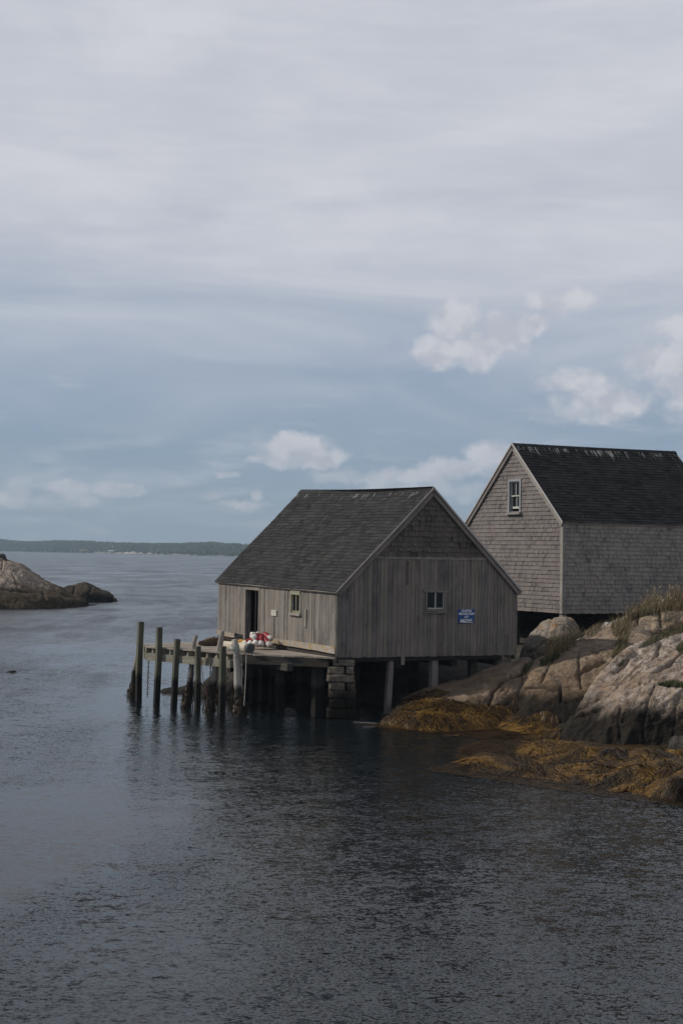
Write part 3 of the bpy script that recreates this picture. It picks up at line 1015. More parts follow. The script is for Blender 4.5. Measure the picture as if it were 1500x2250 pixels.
rock_patch('low_islet', [
    [(132, 1322, 'z', 0), (165, 1323, 'z', 0), (200, 1322, 'z', 0), (228, 1322, 'z', 0), (256, 1320, 'z', 0)],
    [(138, 1304, 148), (165, 1303, 147.5), (197, 1303, 147.5), (226, 1306, 148), (250, 1316.5, 149)],
    [(144, 1294, 150), (164, 1288, 150), (188, 1283, 150), (216, 1294, 150.5), (240, 1306, 151.5)]],
    'low dark rock hump with a pale top standing off the islet tip', rock_mat('low islet rock', (.05, .04, .03), (.34, .27, .21), .2, .1, (1.6, 3.0), wetc=(.030, .021, .011), splash=.2), 90, 110, .35, .5, None,
    cracks=[([(200, 1293), (196, 1310)], 2, .5), ([(165, 1290), (160, 1312)], 2, .4)], back=4, seed=45, fine=.08)
rock_patch('perched_block', [
    [(-30, 1236, 142.5), (-10, 1236, 142.3), (2, 1236, 142.3), (13, 1236, 142.6)],
    [(-30, 1224, 142.6), (-10, 1223, 142.4), (2, 1222, 142.4), (12, 1224, 142.7)],
    [(-30, 1217, 143), (-10, 1217, 142.9), (0, 1217, 142.9), (11, 1219, 143.1)]],
    'small dark block perched on the top of the pale islet', M_ROCKDARK, 30, 40, .1, .8, None, back=1.0, seed=48)

# ------------------------------------------------------------------ plank shed
SH_L, SH_W = 9.0, 6.71


def floor_z(u, v):
    return 1.92 + .12 * u / SH_L - .04 * v / SH_W


def eave_z(u, side):
    return floor_z(u, 0 if side == 0 else SH_W) + (2.05 if side == 0 else 2.12)


def ridge_z(u):
    k = u / SH_L
    return 7.18 * (1 - k) + 7.40 * k - .08 * math.sin(math.pi * min(max(k, 0), 1))


def roof_z(u, v):                  # underside line of the roof = top of walls
    rz = ridge_z(u)
    if v <= SH_W / 2:
        return eave_z(u, 0) + (rz - eave_z(u, 0)) * (v / (SH_W / 2))
    return eave_z(u, 1) + (rz - eave_z(u, 1)) * ((SH_W - v) / (SH_W / 2))


shed = thing('plank_shed', hp(SH_L / 2, SH_W / 2, 0.5), 'weathered grey plank shed standing on posts over the water beside the wharf', 'shed')


def board_wall(mb, a0, a1, W, zlo, zhi, openings, wr=(.10, .19), out=.028, split=None):
    """vertical boards along a; W(a, z, off) -> world; openings = (a0, a1, z0, z1)"""
    cuts = sorted({a for o in openings for a in (o[0], o[1])})
    e = [a0]
    while e[-1] < a1 - .06:
        nx = e[-1] + random.uniform(*wr)
        for c in cuts:
            if e[-1] < c - 1e-4 and nx > c - .05:
                nx = c
                break
        e.append(min(nx, a1) if a1 - nx > .06 else a1)
    for i in range(len(e) - 1):
        l, r = e[i] + .0055, e[i + 1] - .0055
        mid = (l + r) / 2
        segs = [(None, None)]
        for o in openings:
            if o[0] - 1e-3 <= mid <= o[1] + 1e-3:
                ns = []
                for (s0, s1) in segs:
                    ns += [(s0, o[2]), (o[3], s1)]
                segs = ns
        rr = random.random()
        o_ = out * random.uniform(.55, 1.0)
        dz = random.uniform(-.012, .012)
        for (s0, s1) in segs:
            zl0 = zlo(l) + dz if s0 is None else s0
            zr0 = zlo(r) + dz if s0 is None else s0
            zl1 = zhi(l) if s1 is None else s1
            zr1 = zhi(r) if s1 is None else s1
            if min(zl1 - zl0, zr1 - zr0) < .02:
                continue
            cut = []
            if split and s0 is None and s1 is None and random.random() < split and zl1 - zl0 > 1.2:
                cut = [random.uniform(.25, .75)]
            ks = [0] + cut + [1]
            for j in range(len(ks) - 1):
                A0 = zl0 + (zl1 - zl0) * ks[j] + (.003 if j else 0)
                B0 = zr0 + (zr1 - zr0) * ks[j] + (.003 if j else 0)
                A1 = zl0 + (zl1 - zl0) * ks[j + 1]
                B1 = zr0 + (zr1 - zr0) * ks[j + 1]
                mb.hexa([W(l, A0, 0), W(r, B0, 0), W(r, B0, o_), W(l, A0, o_), W(l, A1, 0), W(r, B1, 0), W(r, B1, o_), W(l, A1, o_)],
                        (rr + .3 * j) % 1.0, 2)


def shingles(mb, Wm, t0, t1, s_lo, s_hi, row, wr, thick, holes=(), jit=.012, lift=.35, top=0.0, rnd_bias=0.0, tval=None, side_gap=.004):
    """rows of real shingles, t up the slope, s across; Wm(s, t, off)"""
    n = int(math.ceil((t1 - t0) / row))
    for i in range(n):
        a = t0 + i * row
        b = min(a + row * 1.12, t1)
        sl_, sr_ = s_lo(a + row * .5), s_hi(a + row * .5)
        s = sl_ - random.uniform(0, wr[1])
        while s < sr_:
            w = random.uniform(*wr)
            l, r = max(s, sl_), min(s + w - side_gap, sr_)
            s += w
            if r - l < .015:
                continue
            m_ = (l + r) / 2
            parts = [(l, r)]
            for h in holes:
                if a + row * .5 > h[2] and a + row * .5 < h[3]:
                    np_ = []
                    for (l2, r2) in parts:
                        if r2 <= h[0] or l2 >= h[1]:
                            np_.append((l2, r2))
                        else:
                            if l2 < h[0]:
                                np_.append((l2, h[0]))
                            if r2 > h[1]:
                                np_.append((h[1], r2))
                    parts = np_
            rr = random.random()
            q_ = random.random()
            rr = -.55 * random.random() if q_ < .07 else (1.25 if q_ > .95 else rr)
            for (l, r) in parts:
                if r - l < .01:
                    continue
                aj = a - random.uniform(0, jit)
                th = thick * random.uniform(.7, 1.3)
                c = lambda q, tt: min(max(q, s_lo(tt)), s_hi(tt))
                l0, r0, l1, r1 = c(l, aj), c(r, aj), c(l, b), c(r, b)
                p = [Wm(l0, aj, 0.002), Wm(r0, aj, 0.002), Wm(r0, aj, th), Wm(l0, aj, th), Wm(l1, b, .001), Wm(r1, b, .001), Wm(r1, b, .003), Wm(l1, b, .003)]
                oo = random.uniform(0, 40)
                if tval is None:
                    uvf = lambda ss, tt: (ss + oo, tt)
                else:
                    uvf = lambda ss, tt: (ss, tval - tt)
                mb.face([p[3], p[2], p[6], p[7]], [uvf(l0, aj), uvf(r0, aj), uvf(r1, b), uvf(l1, b)], rr)
                mb.face([p[0], p[1], p[2], p[3]], [uvf(l0, aj), uvf(r0, aj), uvf(r0, aj), uvf(l0, aj)], -1.2)  # butt face tinted near black: the row's shadow line put into the colour
                mb.face([p[0], p[3], p[7], p[4]], [uvf(l0, aj)] * 2 + [uvf(l1, b)] * 2, -.6)
                mb.face([p[2], p[1], p[5], p[6]], [uvf(r0, aj)] * 2 + [uvf(r1, b)] * 2, -.6)


# front wall -----------------------------------------------------------
DOOR = (5.61, 6.64, 1.9, 3.80)
WIN = (2.50, 3.10, 3.17, 3.74)
Wf = lambda a, z, off: hp(a, -off, z)
Wg = lambda a, z, off: hp(-off, a, z)
f = MB()
board_wall(f, .06, SH_L, Wf, lambda a: floor_z(a, 0) + .22, lambda a: eave_z(a, 0) - .01, [DOOR, WIN], (.11, .2), .03, .12)
f.build('front_wall', M_FRONT, shed)
# gable wall boards ------------------------------------------------------
TIE = 4.98
GW = (3.225, 3.86, 3.38, 3.90)
f = MB()
board_wall(f, .03, SH_W, Wg, lambda a: floor_z(0, a) - .03, lambda a: min(TIE, roof_z(0, a) - .01), [GW], (.09, .19), .026, .06)
f.build('gable_wall', M_GABLE, shed)
# boards of the hidden sides and floor; inner lining keeps the room dark
f = MB()
board_wall(f, 0, SH_L, lambda a, z, off: hp(a, SH_W + off, z), lambda a: floor_z(a, SH_W), lambda a: eave_z(a, 1), [], (.14, .2), .03)
f.build('back_wall', M_GABLE, shed)
f = MB()
board_wall(f, 0, SH_W, lambda a, z, off: hp(SH_L + off, a, z), lambda a: floor_z(SH_L, a), lambda a: roof_z(SH_L, a), [], (.14, .2), .03)
f.build('rear_gable_wall', M_GABLE, shed)
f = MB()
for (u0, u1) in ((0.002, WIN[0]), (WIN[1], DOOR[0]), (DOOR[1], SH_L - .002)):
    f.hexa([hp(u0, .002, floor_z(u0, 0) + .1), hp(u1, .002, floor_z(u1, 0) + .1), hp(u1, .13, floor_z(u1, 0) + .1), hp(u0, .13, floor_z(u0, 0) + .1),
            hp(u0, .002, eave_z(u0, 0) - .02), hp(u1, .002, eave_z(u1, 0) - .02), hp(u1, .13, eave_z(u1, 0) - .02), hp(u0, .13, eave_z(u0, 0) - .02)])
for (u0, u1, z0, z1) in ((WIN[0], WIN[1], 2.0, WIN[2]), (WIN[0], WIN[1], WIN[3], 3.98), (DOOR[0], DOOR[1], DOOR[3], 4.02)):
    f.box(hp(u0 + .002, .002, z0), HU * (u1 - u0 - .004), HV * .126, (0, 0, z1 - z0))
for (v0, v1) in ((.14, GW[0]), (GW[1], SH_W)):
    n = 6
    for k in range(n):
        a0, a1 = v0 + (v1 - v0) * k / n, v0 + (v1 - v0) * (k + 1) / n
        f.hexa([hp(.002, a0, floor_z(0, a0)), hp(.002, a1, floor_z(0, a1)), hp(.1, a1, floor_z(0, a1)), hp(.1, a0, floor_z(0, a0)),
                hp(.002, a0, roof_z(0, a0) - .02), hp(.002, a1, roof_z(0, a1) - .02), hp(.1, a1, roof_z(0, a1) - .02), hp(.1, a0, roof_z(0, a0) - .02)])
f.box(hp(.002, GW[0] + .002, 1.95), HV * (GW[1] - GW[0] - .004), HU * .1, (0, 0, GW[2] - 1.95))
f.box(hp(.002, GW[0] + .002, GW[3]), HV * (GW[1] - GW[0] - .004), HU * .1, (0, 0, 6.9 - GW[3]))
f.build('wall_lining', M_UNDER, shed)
f = MB()
f.hexa([hp(0.03, .03, floor_z(0, 0) - .16), hp(SH_L - .03, .03, floor_z(SH_L, 0) - .16), hp(SH_L - .03, SH_W - .03, floor_z(SH_L, SH_W) - .16), hp(.03, SH_W - .03, floor_z(0, SH_W) - .16),
        hp(0.03, .03, floor_z(0, 0) - .02), hp(SH_L - .03, .03, floor_z(SH_L, 0) - .02), hp(SH_L - .03, SH_W - .03, floor_z(SH_L, SH_W) - .02), hp(.03, SH_W - .03, floor_z(0, SH_W) - .02)])
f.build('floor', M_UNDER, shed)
f = MB()
for v in (.4, 2.3, 4.4, 6.3):
    f.beam(hp(.15, v, floor_z(0, v) - .28), hp(SH_L - .1, v, floor_z(SH_L, v) - .28), .2, .22)
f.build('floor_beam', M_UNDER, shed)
# gable shingles ---------------------------------------------------------
f = MB()
HALF = SH_W / 2


def g_lo(z):
    lo, hi = 0.0, HALF
    for _ in range(18):
        m_ = (lo + hi) / 2
        if roof_z(0, m_) > z + .02:
            hi = m_
        else:
            lo = m_
    return hi


def g_hi(z):
    lo, hi = HALF, SH_W
    for _ in range(18):
        m_ = (lo + hi) / 2
        if roof_z(0, m_) > z + .02:
            lo = m_
        else:
            hi = m_
    return lo


_gc = {}


def cached(fn, tag_):
    def g(z):
        k = (tag_, round(z, 3))
        if k not in _gc:
            _gc[k] = fn(z)
        return _gc[k]
    return g


shingles(f, lambda s, t_, off: hp(-.012 - off, s, t_), TIE + .07, 7.12, cached(g_lo, 'gl'), cached(g_hi, 'gh'), .165, (.08, .19), .045, jit=.035)
f.build('gable_shingles', M_SHING_OLD, shed)
f = MB()
f.box(hp(-.045, g_lo(TIE) + .02, TIE - .02), HV * (g_hi(TIE) - g_lo(TIE) - .04), HU * .045, (0, 0, .09), grain=0)
f.build('tie_board', M_TRIM, shed)
f = MB()
f.box(hp(-.002, .06, floor_z(0, 0) + .02), HU * -.028 + HV * 0, HV * -.1, (0, 0, 2.02), grain=2)
f.build('corner_board', M_FRONT, shed)
# roof -------------------------------------------------------------------
OG, OE = .14, .16                # overhang at gables and eaves
sl_len = {}


def roof_map(side):
    def fn(s, t_, off):          # s along the ridge (u), t up the slope from eave (metres); off above the roof boards
        u = s
        e = eave_z(u, side)
        rz = ridge_z(u) + .05
        e = e + .05
        L = math.hypot(HALF, rz - e)
        k = (t_ - OE) / L
        v = HALF * k if side == 0 else SH_W - HALF * k
        z = e + (rz - e) * k
        sgn = 1 if side == 0 else -1
        nx, nz = -(rz - e) / L * sgn, HALF / L
        p = hp(u, v + nx * off, z + nz * off)
        # slight waviness of an old roof
        p.z += .018 * math.sin(u * 1.3 + t_ * .8) * math.sin(t_ * 1.1 + 1)
        return p
    return fn


SLOPE = math.hypot(HALF, 3.25) + OE
for side in (0, 1):
    Wm = roof_map(side)
    f = MB()
    nU, nT = 12, 6
    for i in range(nU):
        for j in range(nT):
            s0, s1 = -OG + (SH_L + 2 * OG) * i / nU, -OG + (SH_L + 2 * OG) * (i + 1) / nU
            t0, t1 = SLOPE * j / nT, SLOPE * (j + 1) / nT
            f.face([Wm(s0, t0, .0), Wm(s1, t0, .0), Wm(s1, t1, .0), Wm(s0, t1, .0)], [(0, 0)] * 4, .5)
            f.face([Wm(s0, t0, -.05), Wm(s0, t1, -.05), Wm(s1, t1, -.05), Wm(s1, t0, -.05)], [(0, 0)] * 4, .5)
    shingles(f, Wm, 0.0, SLOPE - .01, lambda t_: -OG - .01, lambda t_: SH_L + OG + .01, .148, (.22, .36), .016, jit=.008, tval=SLOPE, side_gap=.008)
    f.build('roof', M_ROOF, shed)
f = MB()                          # ridge cap
u = -OG
while u < SH_L + OG - .01:
    u1 = min(u + .3, SH_L + OG)
    rr = random.random()
    for side in (0, 1):
        Wm = roof_map(side)
        f.hexa([Wm(u, SLOPE - .17, .014), Wm(u1 + .02, SLOPE - .17, .014), Wm(u1 + .02, SLOPE + .02, .014), Wm(u, SLOPE + .02, .014),
                Wm(u, SLOPE - .17, .024), Wm(u1 + .02, SLOPE - .17, .032), Wm(u1 + .02, SLOPE + .02, .032), Wm(u, SLOPE + .02, .024)], rr, 0)
    u = u1
f.build('ridge_cap', M_ROOF, shed)


def rake(mb, Wm, s, length, off0, off1, thick, n=8, ds=1):
    for k in range(n):
        t0, t1 = length * k / n, length * (k + 1) / n
        mb.hexa([Wm(s, t0, off0), Wm(s, t1, off0), Wm(s - thick * ds, t1, off0), Wm(s - thick * ds, t0, off0),
                 Wm(s, t0, off1), Wm(s, t1, off1), Wm(s - thick * ds, t1, off1), Wm(s - thick * ds, t0, off1)], .5, 0)


for side in (0, 1):
    f = MB()
    rake(f, roof_map(side), -OG + .05, SLOPE - .02, -.175, -.03, .035)
    f.build('bargeboard', M_GABLE, shed)
    f = MB()
    rake(f, roof_map(side), -OG + .012, SLOPE, -.028, .028, .03)
    f.build('rake_trim', M_TRIM_PALE if side else M_TRIM, shed)
f = MB()
Wm = roof_map(0)
f.hexa([Wm(-OG, -.012, -.07), Wm(SH_L + OG, -.012, -.07), Wm(SH_L + OG, .012, -.07), Wm(-OG, .012, -.07),
        Wm(-OG, -.012, -.008), Wm(SH_L + OG, -.012, -.008), Wm(SH_L + OG, .012, -.008), Wm(-OG, .012, -.008)], .5, 0)
f.build('eave_trim', M_TRIM, shed)
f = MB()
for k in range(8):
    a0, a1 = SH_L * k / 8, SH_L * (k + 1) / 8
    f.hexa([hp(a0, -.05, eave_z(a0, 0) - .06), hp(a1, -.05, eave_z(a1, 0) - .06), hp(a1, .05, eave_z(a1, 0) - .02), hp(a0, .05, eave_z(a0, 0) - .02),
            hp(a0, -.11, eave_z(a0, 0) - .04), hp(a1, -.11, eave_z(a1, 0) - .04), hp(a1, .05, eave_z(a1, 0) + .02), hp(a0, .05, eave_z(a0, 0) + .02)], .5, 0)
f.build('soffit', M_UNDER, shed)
# door frame, skirting ---------------------------------------------------
df = MB()
df.box(hp(DOOR[1] + .003, -.045, 1.95), HU * .13, HV * .043, (0, 0, DOOR[3] - 1.95 + .1), .85, 2)
df.box(hp(DOOR[0] - .07, -.040, 1.95), HU * .067, HV * .038, (0, 0, DOOR[3] - 1.95 + .1), .5, 2)
df.box(hp(DOOR[0], -.042, DOOR[3]), HU * (DOOR[1] - DOOR[0]), HV * .04, (0, 0, .1), .8, 0)
df.build('door_frame', M_FRONT, shed)
df = MB()
df.box(hp(DOOR[1] - .03, -.001, 1.95), HU * .028, HV * .16, (0, 0, DOOR[3] - 1.97), .2, 2)
df.build('door_jamb', M_GABLE, shed)
for (a0, a1, zt0, zt1, h0, h1) in ((.02, 1.62, .30, .29, .22, .19), (1.64, 3.05, .29, .28, .2, .18), (3.07, 5.3, .28, .24, .19, .14), (7.45, 9.0, .22, .24, .16, .17)):
    df = MB()
    zf0, zf1 = floor_z(a0, 0), floor_z(a1, 0)
    df.hexa([hp(a0, -.075, zf0 + zt0 - h0), hp(a1, -.075, zf1 + zt1 - h1), hp(a1, -.034, zf1 + zt1 - h1), hp(a0, -.034, zf0 + zt0 - h0),
             hp(a0, -.075, zf0 + zt0), hp(a1, -.075, zf1 + zt1), hp(a1, -.034, zf1 + zt1), hp(a0, -.034, zf0 + zt0)], None, 0)
    df.build('skirting_board', M_LICHEN, shed)
df = MB()
df.box(hp(.02, 0.0, 1.72), HU * 8.9, HV * .1, (0, 0, .36), grain=0)
df.build('sill_beam', M_DARKWOOD, shed)
# windows of the shed ------------------------------------------------------
wf = MB()
a0, a1, z0, z1 = WIN
cs = .08
wf.box(hp(a0 - cs, -.055, z0 - .02), HU * cs, HV * .06, (0, 0, z1 - z0 + .04), None, 2)
wf.box(hp(a1, -.055, z0 - .02), HU * cs, HV * .06, (0, 0, z1 - z0 + .04), None, 2)
wf.box(hp(a0 - .02, -.06, z1 + .001), HU * (a1 - a0 + .04), HV * .062, (0, 0, .13), .9, 0)
win = wf.build('window', M_WINGREEN, shed)
wf = MB()
wf.box(hp(a0 - cs - .02, -.10, z0 - .10), HU * (a1 - a0 + 2 * cs + .04), HV * .1, (0, 0, .078), .9, 0)
wf.build('sill', M_TRIM, win)
wf = MB()
for aa in (a0 + .005, (a0 + a1) / 2 - .018, a1 - .045):
    wf.box(hp(aa, -.02, z0 + .001), HU * .04, HV * .03, (0, 0, z1 - z0 - .004), .6, 2)
wf.box(hp(a0 + .045, -.018, z0 + .002), HU * (a1 - a0 - .09), HV * .026, (0, 0, .05), .6, 0)
wf.build('sash', M_WINGREEN, win)
wf = MB()
wf.box(hp(a0 + .002, .012, z0 + .002), HU * (a1 - a0 - .004), HV * .006, (0, 0, z1 - z0 - .004))
wf.build('pane', M_GLASS, win)

wf = MB()
a0, a1, z0, z1 = GW
cs = .075
wf.box(hp(-.05, a0 - cs, z0 - .02), HV * cs, HU * .055, (0, 0, z1 - z0 + .03), .4, 2)
wf.box(hp(-.05, a1, z0 - .02), HV * cs, HU * .055, (0, 0, z1 - z0 + .03), .4, 2)
wf.box(hp(-.055, a0 - .15, z1 + .012), HV * (a1 - a0 + .3), HU * .06, (0, 0, .08), .3, 0)
wing = wf.build('window', M_GABLE, shed)
wf = MB()
wf.box(hp(-.09, a0 - .14, z0 - .14), HV * (a1 - a0 + .28), HU * .09, (0, 0, .04), .6, 0)
wf.box(hp(-.055, a0 - .04, z0 - .098), HV * (a1 - a0 + .08), HU * .055, (0, 0, .075), .8, 0)
wf.build('sill', M_GABLE, wing)
wf = MB()
wf.box(hp(-.01, (a0 + a1) / 2 - .02, z0 + .001), HV * .04, HU * .03, (0, 0, z1 - z0 - .004), .8, 2)
wf.box(hp(-.012, a0 + .003, z0 + .001), HV * (a1 - a0 - .006), HU * .028, (0, 0, .035), .9, 0)
wf.box(hp(-.011, a1 - .03, z0 + .037), HV * .027, HU * .028, (0, 0, z1 - z0 - .04), .9, 2)
wf.build('sash', M_WINWHITE, wing)
wf = MB()
wf.box(hp(.024, a0 + .002, z0 + .002), HV * (a1 - a0 - .004), HU * .006, (0, 0, z1 - z0 - .004))
wf.build('pane', M_GLASS, wing)
# patched boards on the walls
f = MB()
f.box(hp(-.04, 2.42, 4.15), HV * .1, HU * .012, (0, 0, .75), .05, 2)
f.build('patch_board', M_SHING_OLD, shed)
f = MB()
f.box(hp(-.045, 2.28, 1.62), HV * .13, HU * .018, (0, 0, 1.35), .7, 2)
f.build('hanging_board', M_GABLE, shed)
f = MB()
f.box(hp(2.02, -.055, 2.72), HU * .16, HV * .024, (0, 0, .58), .75, 2)
f.build('patch_board', M_FRONT, shed)
f = MB()
f.tube([hp(4.36, -.045, 2.2), hp(4.36, -.045, 2.75), hp(4.37, -.045, 2.98)], .018, 6)
f.build('pipe', M_TRIM, shed)
# posts under the shed
def post(u, v, zb, zt, w, lean=(0, 0), m=M_POST):
    f = MB()
    a, b = hp(u, v, zb), hp(u, v, zt)
    a = a + HV * lean[0] + HU * lean[1]
    f.beam(a, b, w * 1.0, w * 1.0, up=HV, taper=1.0)
    return f.build('post', m, shed)


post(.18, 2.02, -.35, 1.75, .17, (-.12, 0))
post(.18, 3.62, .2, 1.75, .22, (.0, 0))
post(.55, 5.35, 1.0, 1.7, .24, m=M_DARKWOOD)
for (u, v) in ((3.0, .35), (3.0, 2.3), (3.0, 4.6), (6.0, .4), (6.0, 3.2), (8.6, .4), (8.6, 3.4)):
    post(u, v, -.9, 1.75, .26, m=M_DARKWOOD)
f = MB()
f.hexa([hp(.0, 6.12, 1.25), hp(.0, 6.62, 1.3), hp(.5, 6.62, 1.3), hp(.5, 6.12, 1.25), hp(.02, 6.15, 1.84), hp(.02, 6.5, 1.84), hp(.45, 6.5, 1.84), hp(.45, 6.15, 1.84)])
f.build('footing_stone', M_STONE, shed)

# sign -----------------------------------------------------------------------
sgn = thing('protest_sign', hp(-.03, 4.70, 2.9), 'blue sign with white capital lettering fixed to the shed gable', 'sign')
f = MB()
f.box(hp(-.048, 4.385, 2.965), HV * .635, HU * .014, (0, 0, .40))
f.build('sign_panel', M_BLUE, sgn)
f = MB()
f.hexa([hp(-.0492, 4.385, 2.905), hp(-.0492, 5.02, 2.905), hp(-.034, 5.02, 2.905), hp(-.034, 4.385, 2.905),
        hp(-.0492, 4.385, 2.964), hp(-.0492, 5.02, 2.964), hp(-.034, 5.02, 2.964), hp(-.034, 4.385, 2.964)])
f.build('dark_strip', M_SIGNDARK, sgn)
f = MB()
f.hexa([hp(-.052, 4.44, 2.952), hp(-.052, 4.98, 2.918), hp(-.0495, 4.98, 2.918), hp(-.0495, 4.44, 2.952),
        hp(-.052, 4.47, 2.975), hp(-.052, 4.98, 2.93), hp(-.0495, 4.98, 2.93), hp(-.0495, 4.47, 2.975)])
f.build('wave_stripe', M_LETTER, sgn)


def lettering(txt, parent, center, xdir, ydir, ndir, size, m, name='lettering', width=None, shear=0.0):
    cu = bpy.data.curves.new('tmp_text', 'FONT')
    cu.body = txt
    cu.align_x = 'CENTER'
    cu.align_y = 'CENTER'
    cu.size = size
    cu.extrude = .0015
    cu.offset = size * .034
    cu.shear = shear
    ob = bpy.data.objects.new('tmp_text', cu)
    COL.objects.link(ob)
    dg = bpy.context.evaluated_depsgraph_get()
    me = bpy.data.meshes.new_from_object(ob.evaluated_get(dg))
    bpy.data.objects.remove(ob)
    xs_ = [v.co.x for v in me.vertices]
    k = 1.0
    if width:
        k = width / (max(xs_) - min(xs_))
    off = wloc(parent)
    for v in me.vertices:
        p = Vector(center) + Vector(xdir) * v.co.x * k + Vector(ydir) * v.co.y + Vector(ndir) * (v.co.z + .002)
        v.co = p - off
    me.materials.clear()
    me.materials.append(m)
    me.update()
    o = bpy.data.objects.new(name, me)
    COL.objects.link(o)
    o.parent = parent
    return o


for (txt, zc, size, wd, sh) in (('COASTAL', 3.315, .098, .40, .2), ('PROTECTION', 3.215, .098, .60, .2), ('ACT', 3.115, .098, .17, .2), ('NOW!', 3.00, .125, .44, 0)):
    lettering(txt, sgn, hp(-.0485, 4.702, zc), HV, (0, 0, 1), -HU, size, M_LETTER, width=wd, shear=sh)
# notice on front wall
nt_ = thing('notice', hp(4.36, -.03, 2.9), 'small off white notice board on the front wall between shed door and window', 'notice')
f = MB()
f.box(hp(4.18, -.062, 2.995), HU * .36, HV * .024, (0, 0, .185))
f.build('notice_panel', M_NOTICE, nt_)
f = MB()
for k, (l, r) in enumerate(((.05, .3), (.08, .28), (.05, .2))):
    f.box(hp(4.18 + l, -.064, 3.125 - k * .042), HU * (r - l), HV * .003, (0, 0, .014))
f.build('faded_print', M_NOTEXT, nt_)

# ------------------------------------------------------------------ stone pier
pier = thing('stone_pier', (-.02, 47.1, -.2), 'stacked block stone pier under the near corner of the plank shed', 'pier')
stones = [(730, 781, 1450, 1464), (718, 757, 1465.5, 1482), (760, 777, 1465, 1482), (715, 780, 1483.5, 1499), (721, 759, 1500, 1517), (760, 781, 1500, 1517),
          (719, 784, 1518, 1535), (722, 758, 1536.5, 1557), (760, 782, 1536.5, 1557), (714, 786, 1558, 1580)]
for i, (x0, x1, y0, y1) in enumerate(stones):
    yd = 46.62 + random.uniform(-.06, .06)
    A, B = at(x0, y1, yd), at(x1, y0, yd)
    nx_, nz_, ny_ = 10, 7, 7
    import bmesh
    bm = bmesh.new()
    bmesh.ops.create_cube(bm, size=1.0)
    bmesh.ops.subdivide_edges(bm, edges=bm.edges, cuts=6, use_grid_fill=True)
    w, h, dp = B.x - A.x, B.z - A.z, 1.1
    cen = Vector(((A.x + B.x) / 2, yd + dp / 2, (A.z + B.z) / 2))
    VV = np.array([v.co for v in bm.verts])
    sgnv = np.sign(VV) * (np.abs(VV * 2) ** 1.0) / 2
    rad = np.linalg.norm(np.maximum(np.abs(VV) - .38, 0), axis=1)
    sgnv *= (1 - .35 * rad)[:, None]
    PP = sgnv * np.array([w, dp, h]) + np.array(cen)
    nrm = VV / (np.linalg.norm(VV, axis=1, keepdims=True) + 1e-9)
    PP += nrm * (.05 * fbm(PP, 3, 4, .55, i))[:, None]
    for v, p in zip(bm.verts, PP):
        v.co = Vector(p) - Vector(pier.location)
    me = bpy.data.meshes.new('stone')
    bm.to_mesh(me)
    bm.free()
    me.polygons.foreach_set('use_smooth', [True] * len(me.polygons))
    me.materials.append(M_STONE)
    o = bpy.data.objects.new('stone', me)
    COL.objects.link(o)
    o.parent = pier

# ------------------------------------------------------------------ wharf
DZ = 1.90
wharf = thing('wharf', hp(4, -2, 0), 'weathered plank wharf on tall square piles in front of the shed door', 'wharf')


def v_range(v):
    """u interval of the deck at offset v"""
    us = []
    poly = [(.05, -.09), (2.6, -2.25), (6.6, -3.70), (7.7, -3.38), (8.95, -.09)]
    for (a, b), (c, d) in zip(poly, poly[1:] + poly[:1]):
        if (b - v) * (d - v) <= 0 and abs(b - d) > 1e-9:
            us.append(a + (c - a) * (v - b) / (d - b))
    return (min(us), max(us)) if len(us) >= 2 else None


f = MB()
v = -.09
while v > -3.67:
    w = min(random.uniform(.17, .26), v + 3.69)
    if w < .05:
        break
    r0, r1 = v_range(v - .004), v_range(v - w + .008)
    if r0 and r1:
        j0, j1 = random.uniform(-.07, .05), random.uniform(-.05, .07)
        dz = random.uniform(-.008, .008)
        cuts = [0, random.uniform(.3, .7), 1]
        rr = random.random()
        for k in range(2):
            def ue(r, q):
                return (r[0] + j0) * (1 - q) + (r[1] + j1) * q
            c0, c1 = cuts[k] + (.001 if k else 0), cuts[k + 1]
            pb = [hp(ue(r0, c0), v, DZ - .05 + dz), hp(ue(r0, c1), v, DZ - .05 + dz), hp(ue(r1, c1), v - w + .012, DZ - .05 + dz), hp(ue(r1, c0), v - w + .012, DZ - .05 + dz)]
            f.hexa(pb + [p + Vector((0, 0, .05)) for p in pb], (rr + k * .37) % 1, 0)
    v -= w
f.build('deck', M_DECK, wharf)
# joists with ends showing over the outer cap beam
def edge_v(u):
    if u < 2.6:
        return -.09 - (u - .05) / 2.55 * 2.16
    if u < 6.6:
        return -2.25 - (u - 2.6) / 4.0 * 1.45
    return -3.70 + (u - 6.6) / 1.1 * .32


u = 2.95
while u < 7.5:
    ve = edge_v(u)
    f = MB()
    f.box(hp(u, ve + .03, DZ - .225), HU * .12, HV * (-ve - .18), (0, 0, .17), None, 1)
    f.build('joist', M_BEAM, wharf)
    u += random.uniform(.36, .46)
f = MB()
f.beam(hp(2.75, edge_v(2.75) + .03, DZ - .35), hp(6.62, -3.58, DZ - .35), .2, .245)
f.build('cap_beam', M_BEAM, wharf)
f = MB()
f.beam(hp(6.66, -3.56, DZ - .35), hp(7.7, -3.26, DZ - .35), .2, .24)
f.build('cap_beam', M_BEAM, wharf)
f = MB()
f.beam(hp(.25, -.15, DZ - .19), hp(2.62, -2.15, DZ - .19), .12, .26)
f.build('edge_beam', M_DARKWOOD, wharf)
f = MB()  # dark strip added behind the joists to block bright water in the gaps
f.beam(hp(2.7, edge_v(2.7) + .75, DZ - .15), hp(6.62, edge_v(6.62) + .55, DZ - .15), .06, .18)
f.beam(hp(6.66, edge_v(6.66) + .55, DZ - .15), hp(7.45, -2.75, DZ - .15), .06, .18)
f.build('gap_blocker', M_UNDER, wharf)
f = MB()
f.beam(hp(1.0, -1.1, DZ - .36), hp(8.3, -1.3, DZ - .36), .2, .22)
f.build('inner_beam', M_DARKWOOD, wharf)


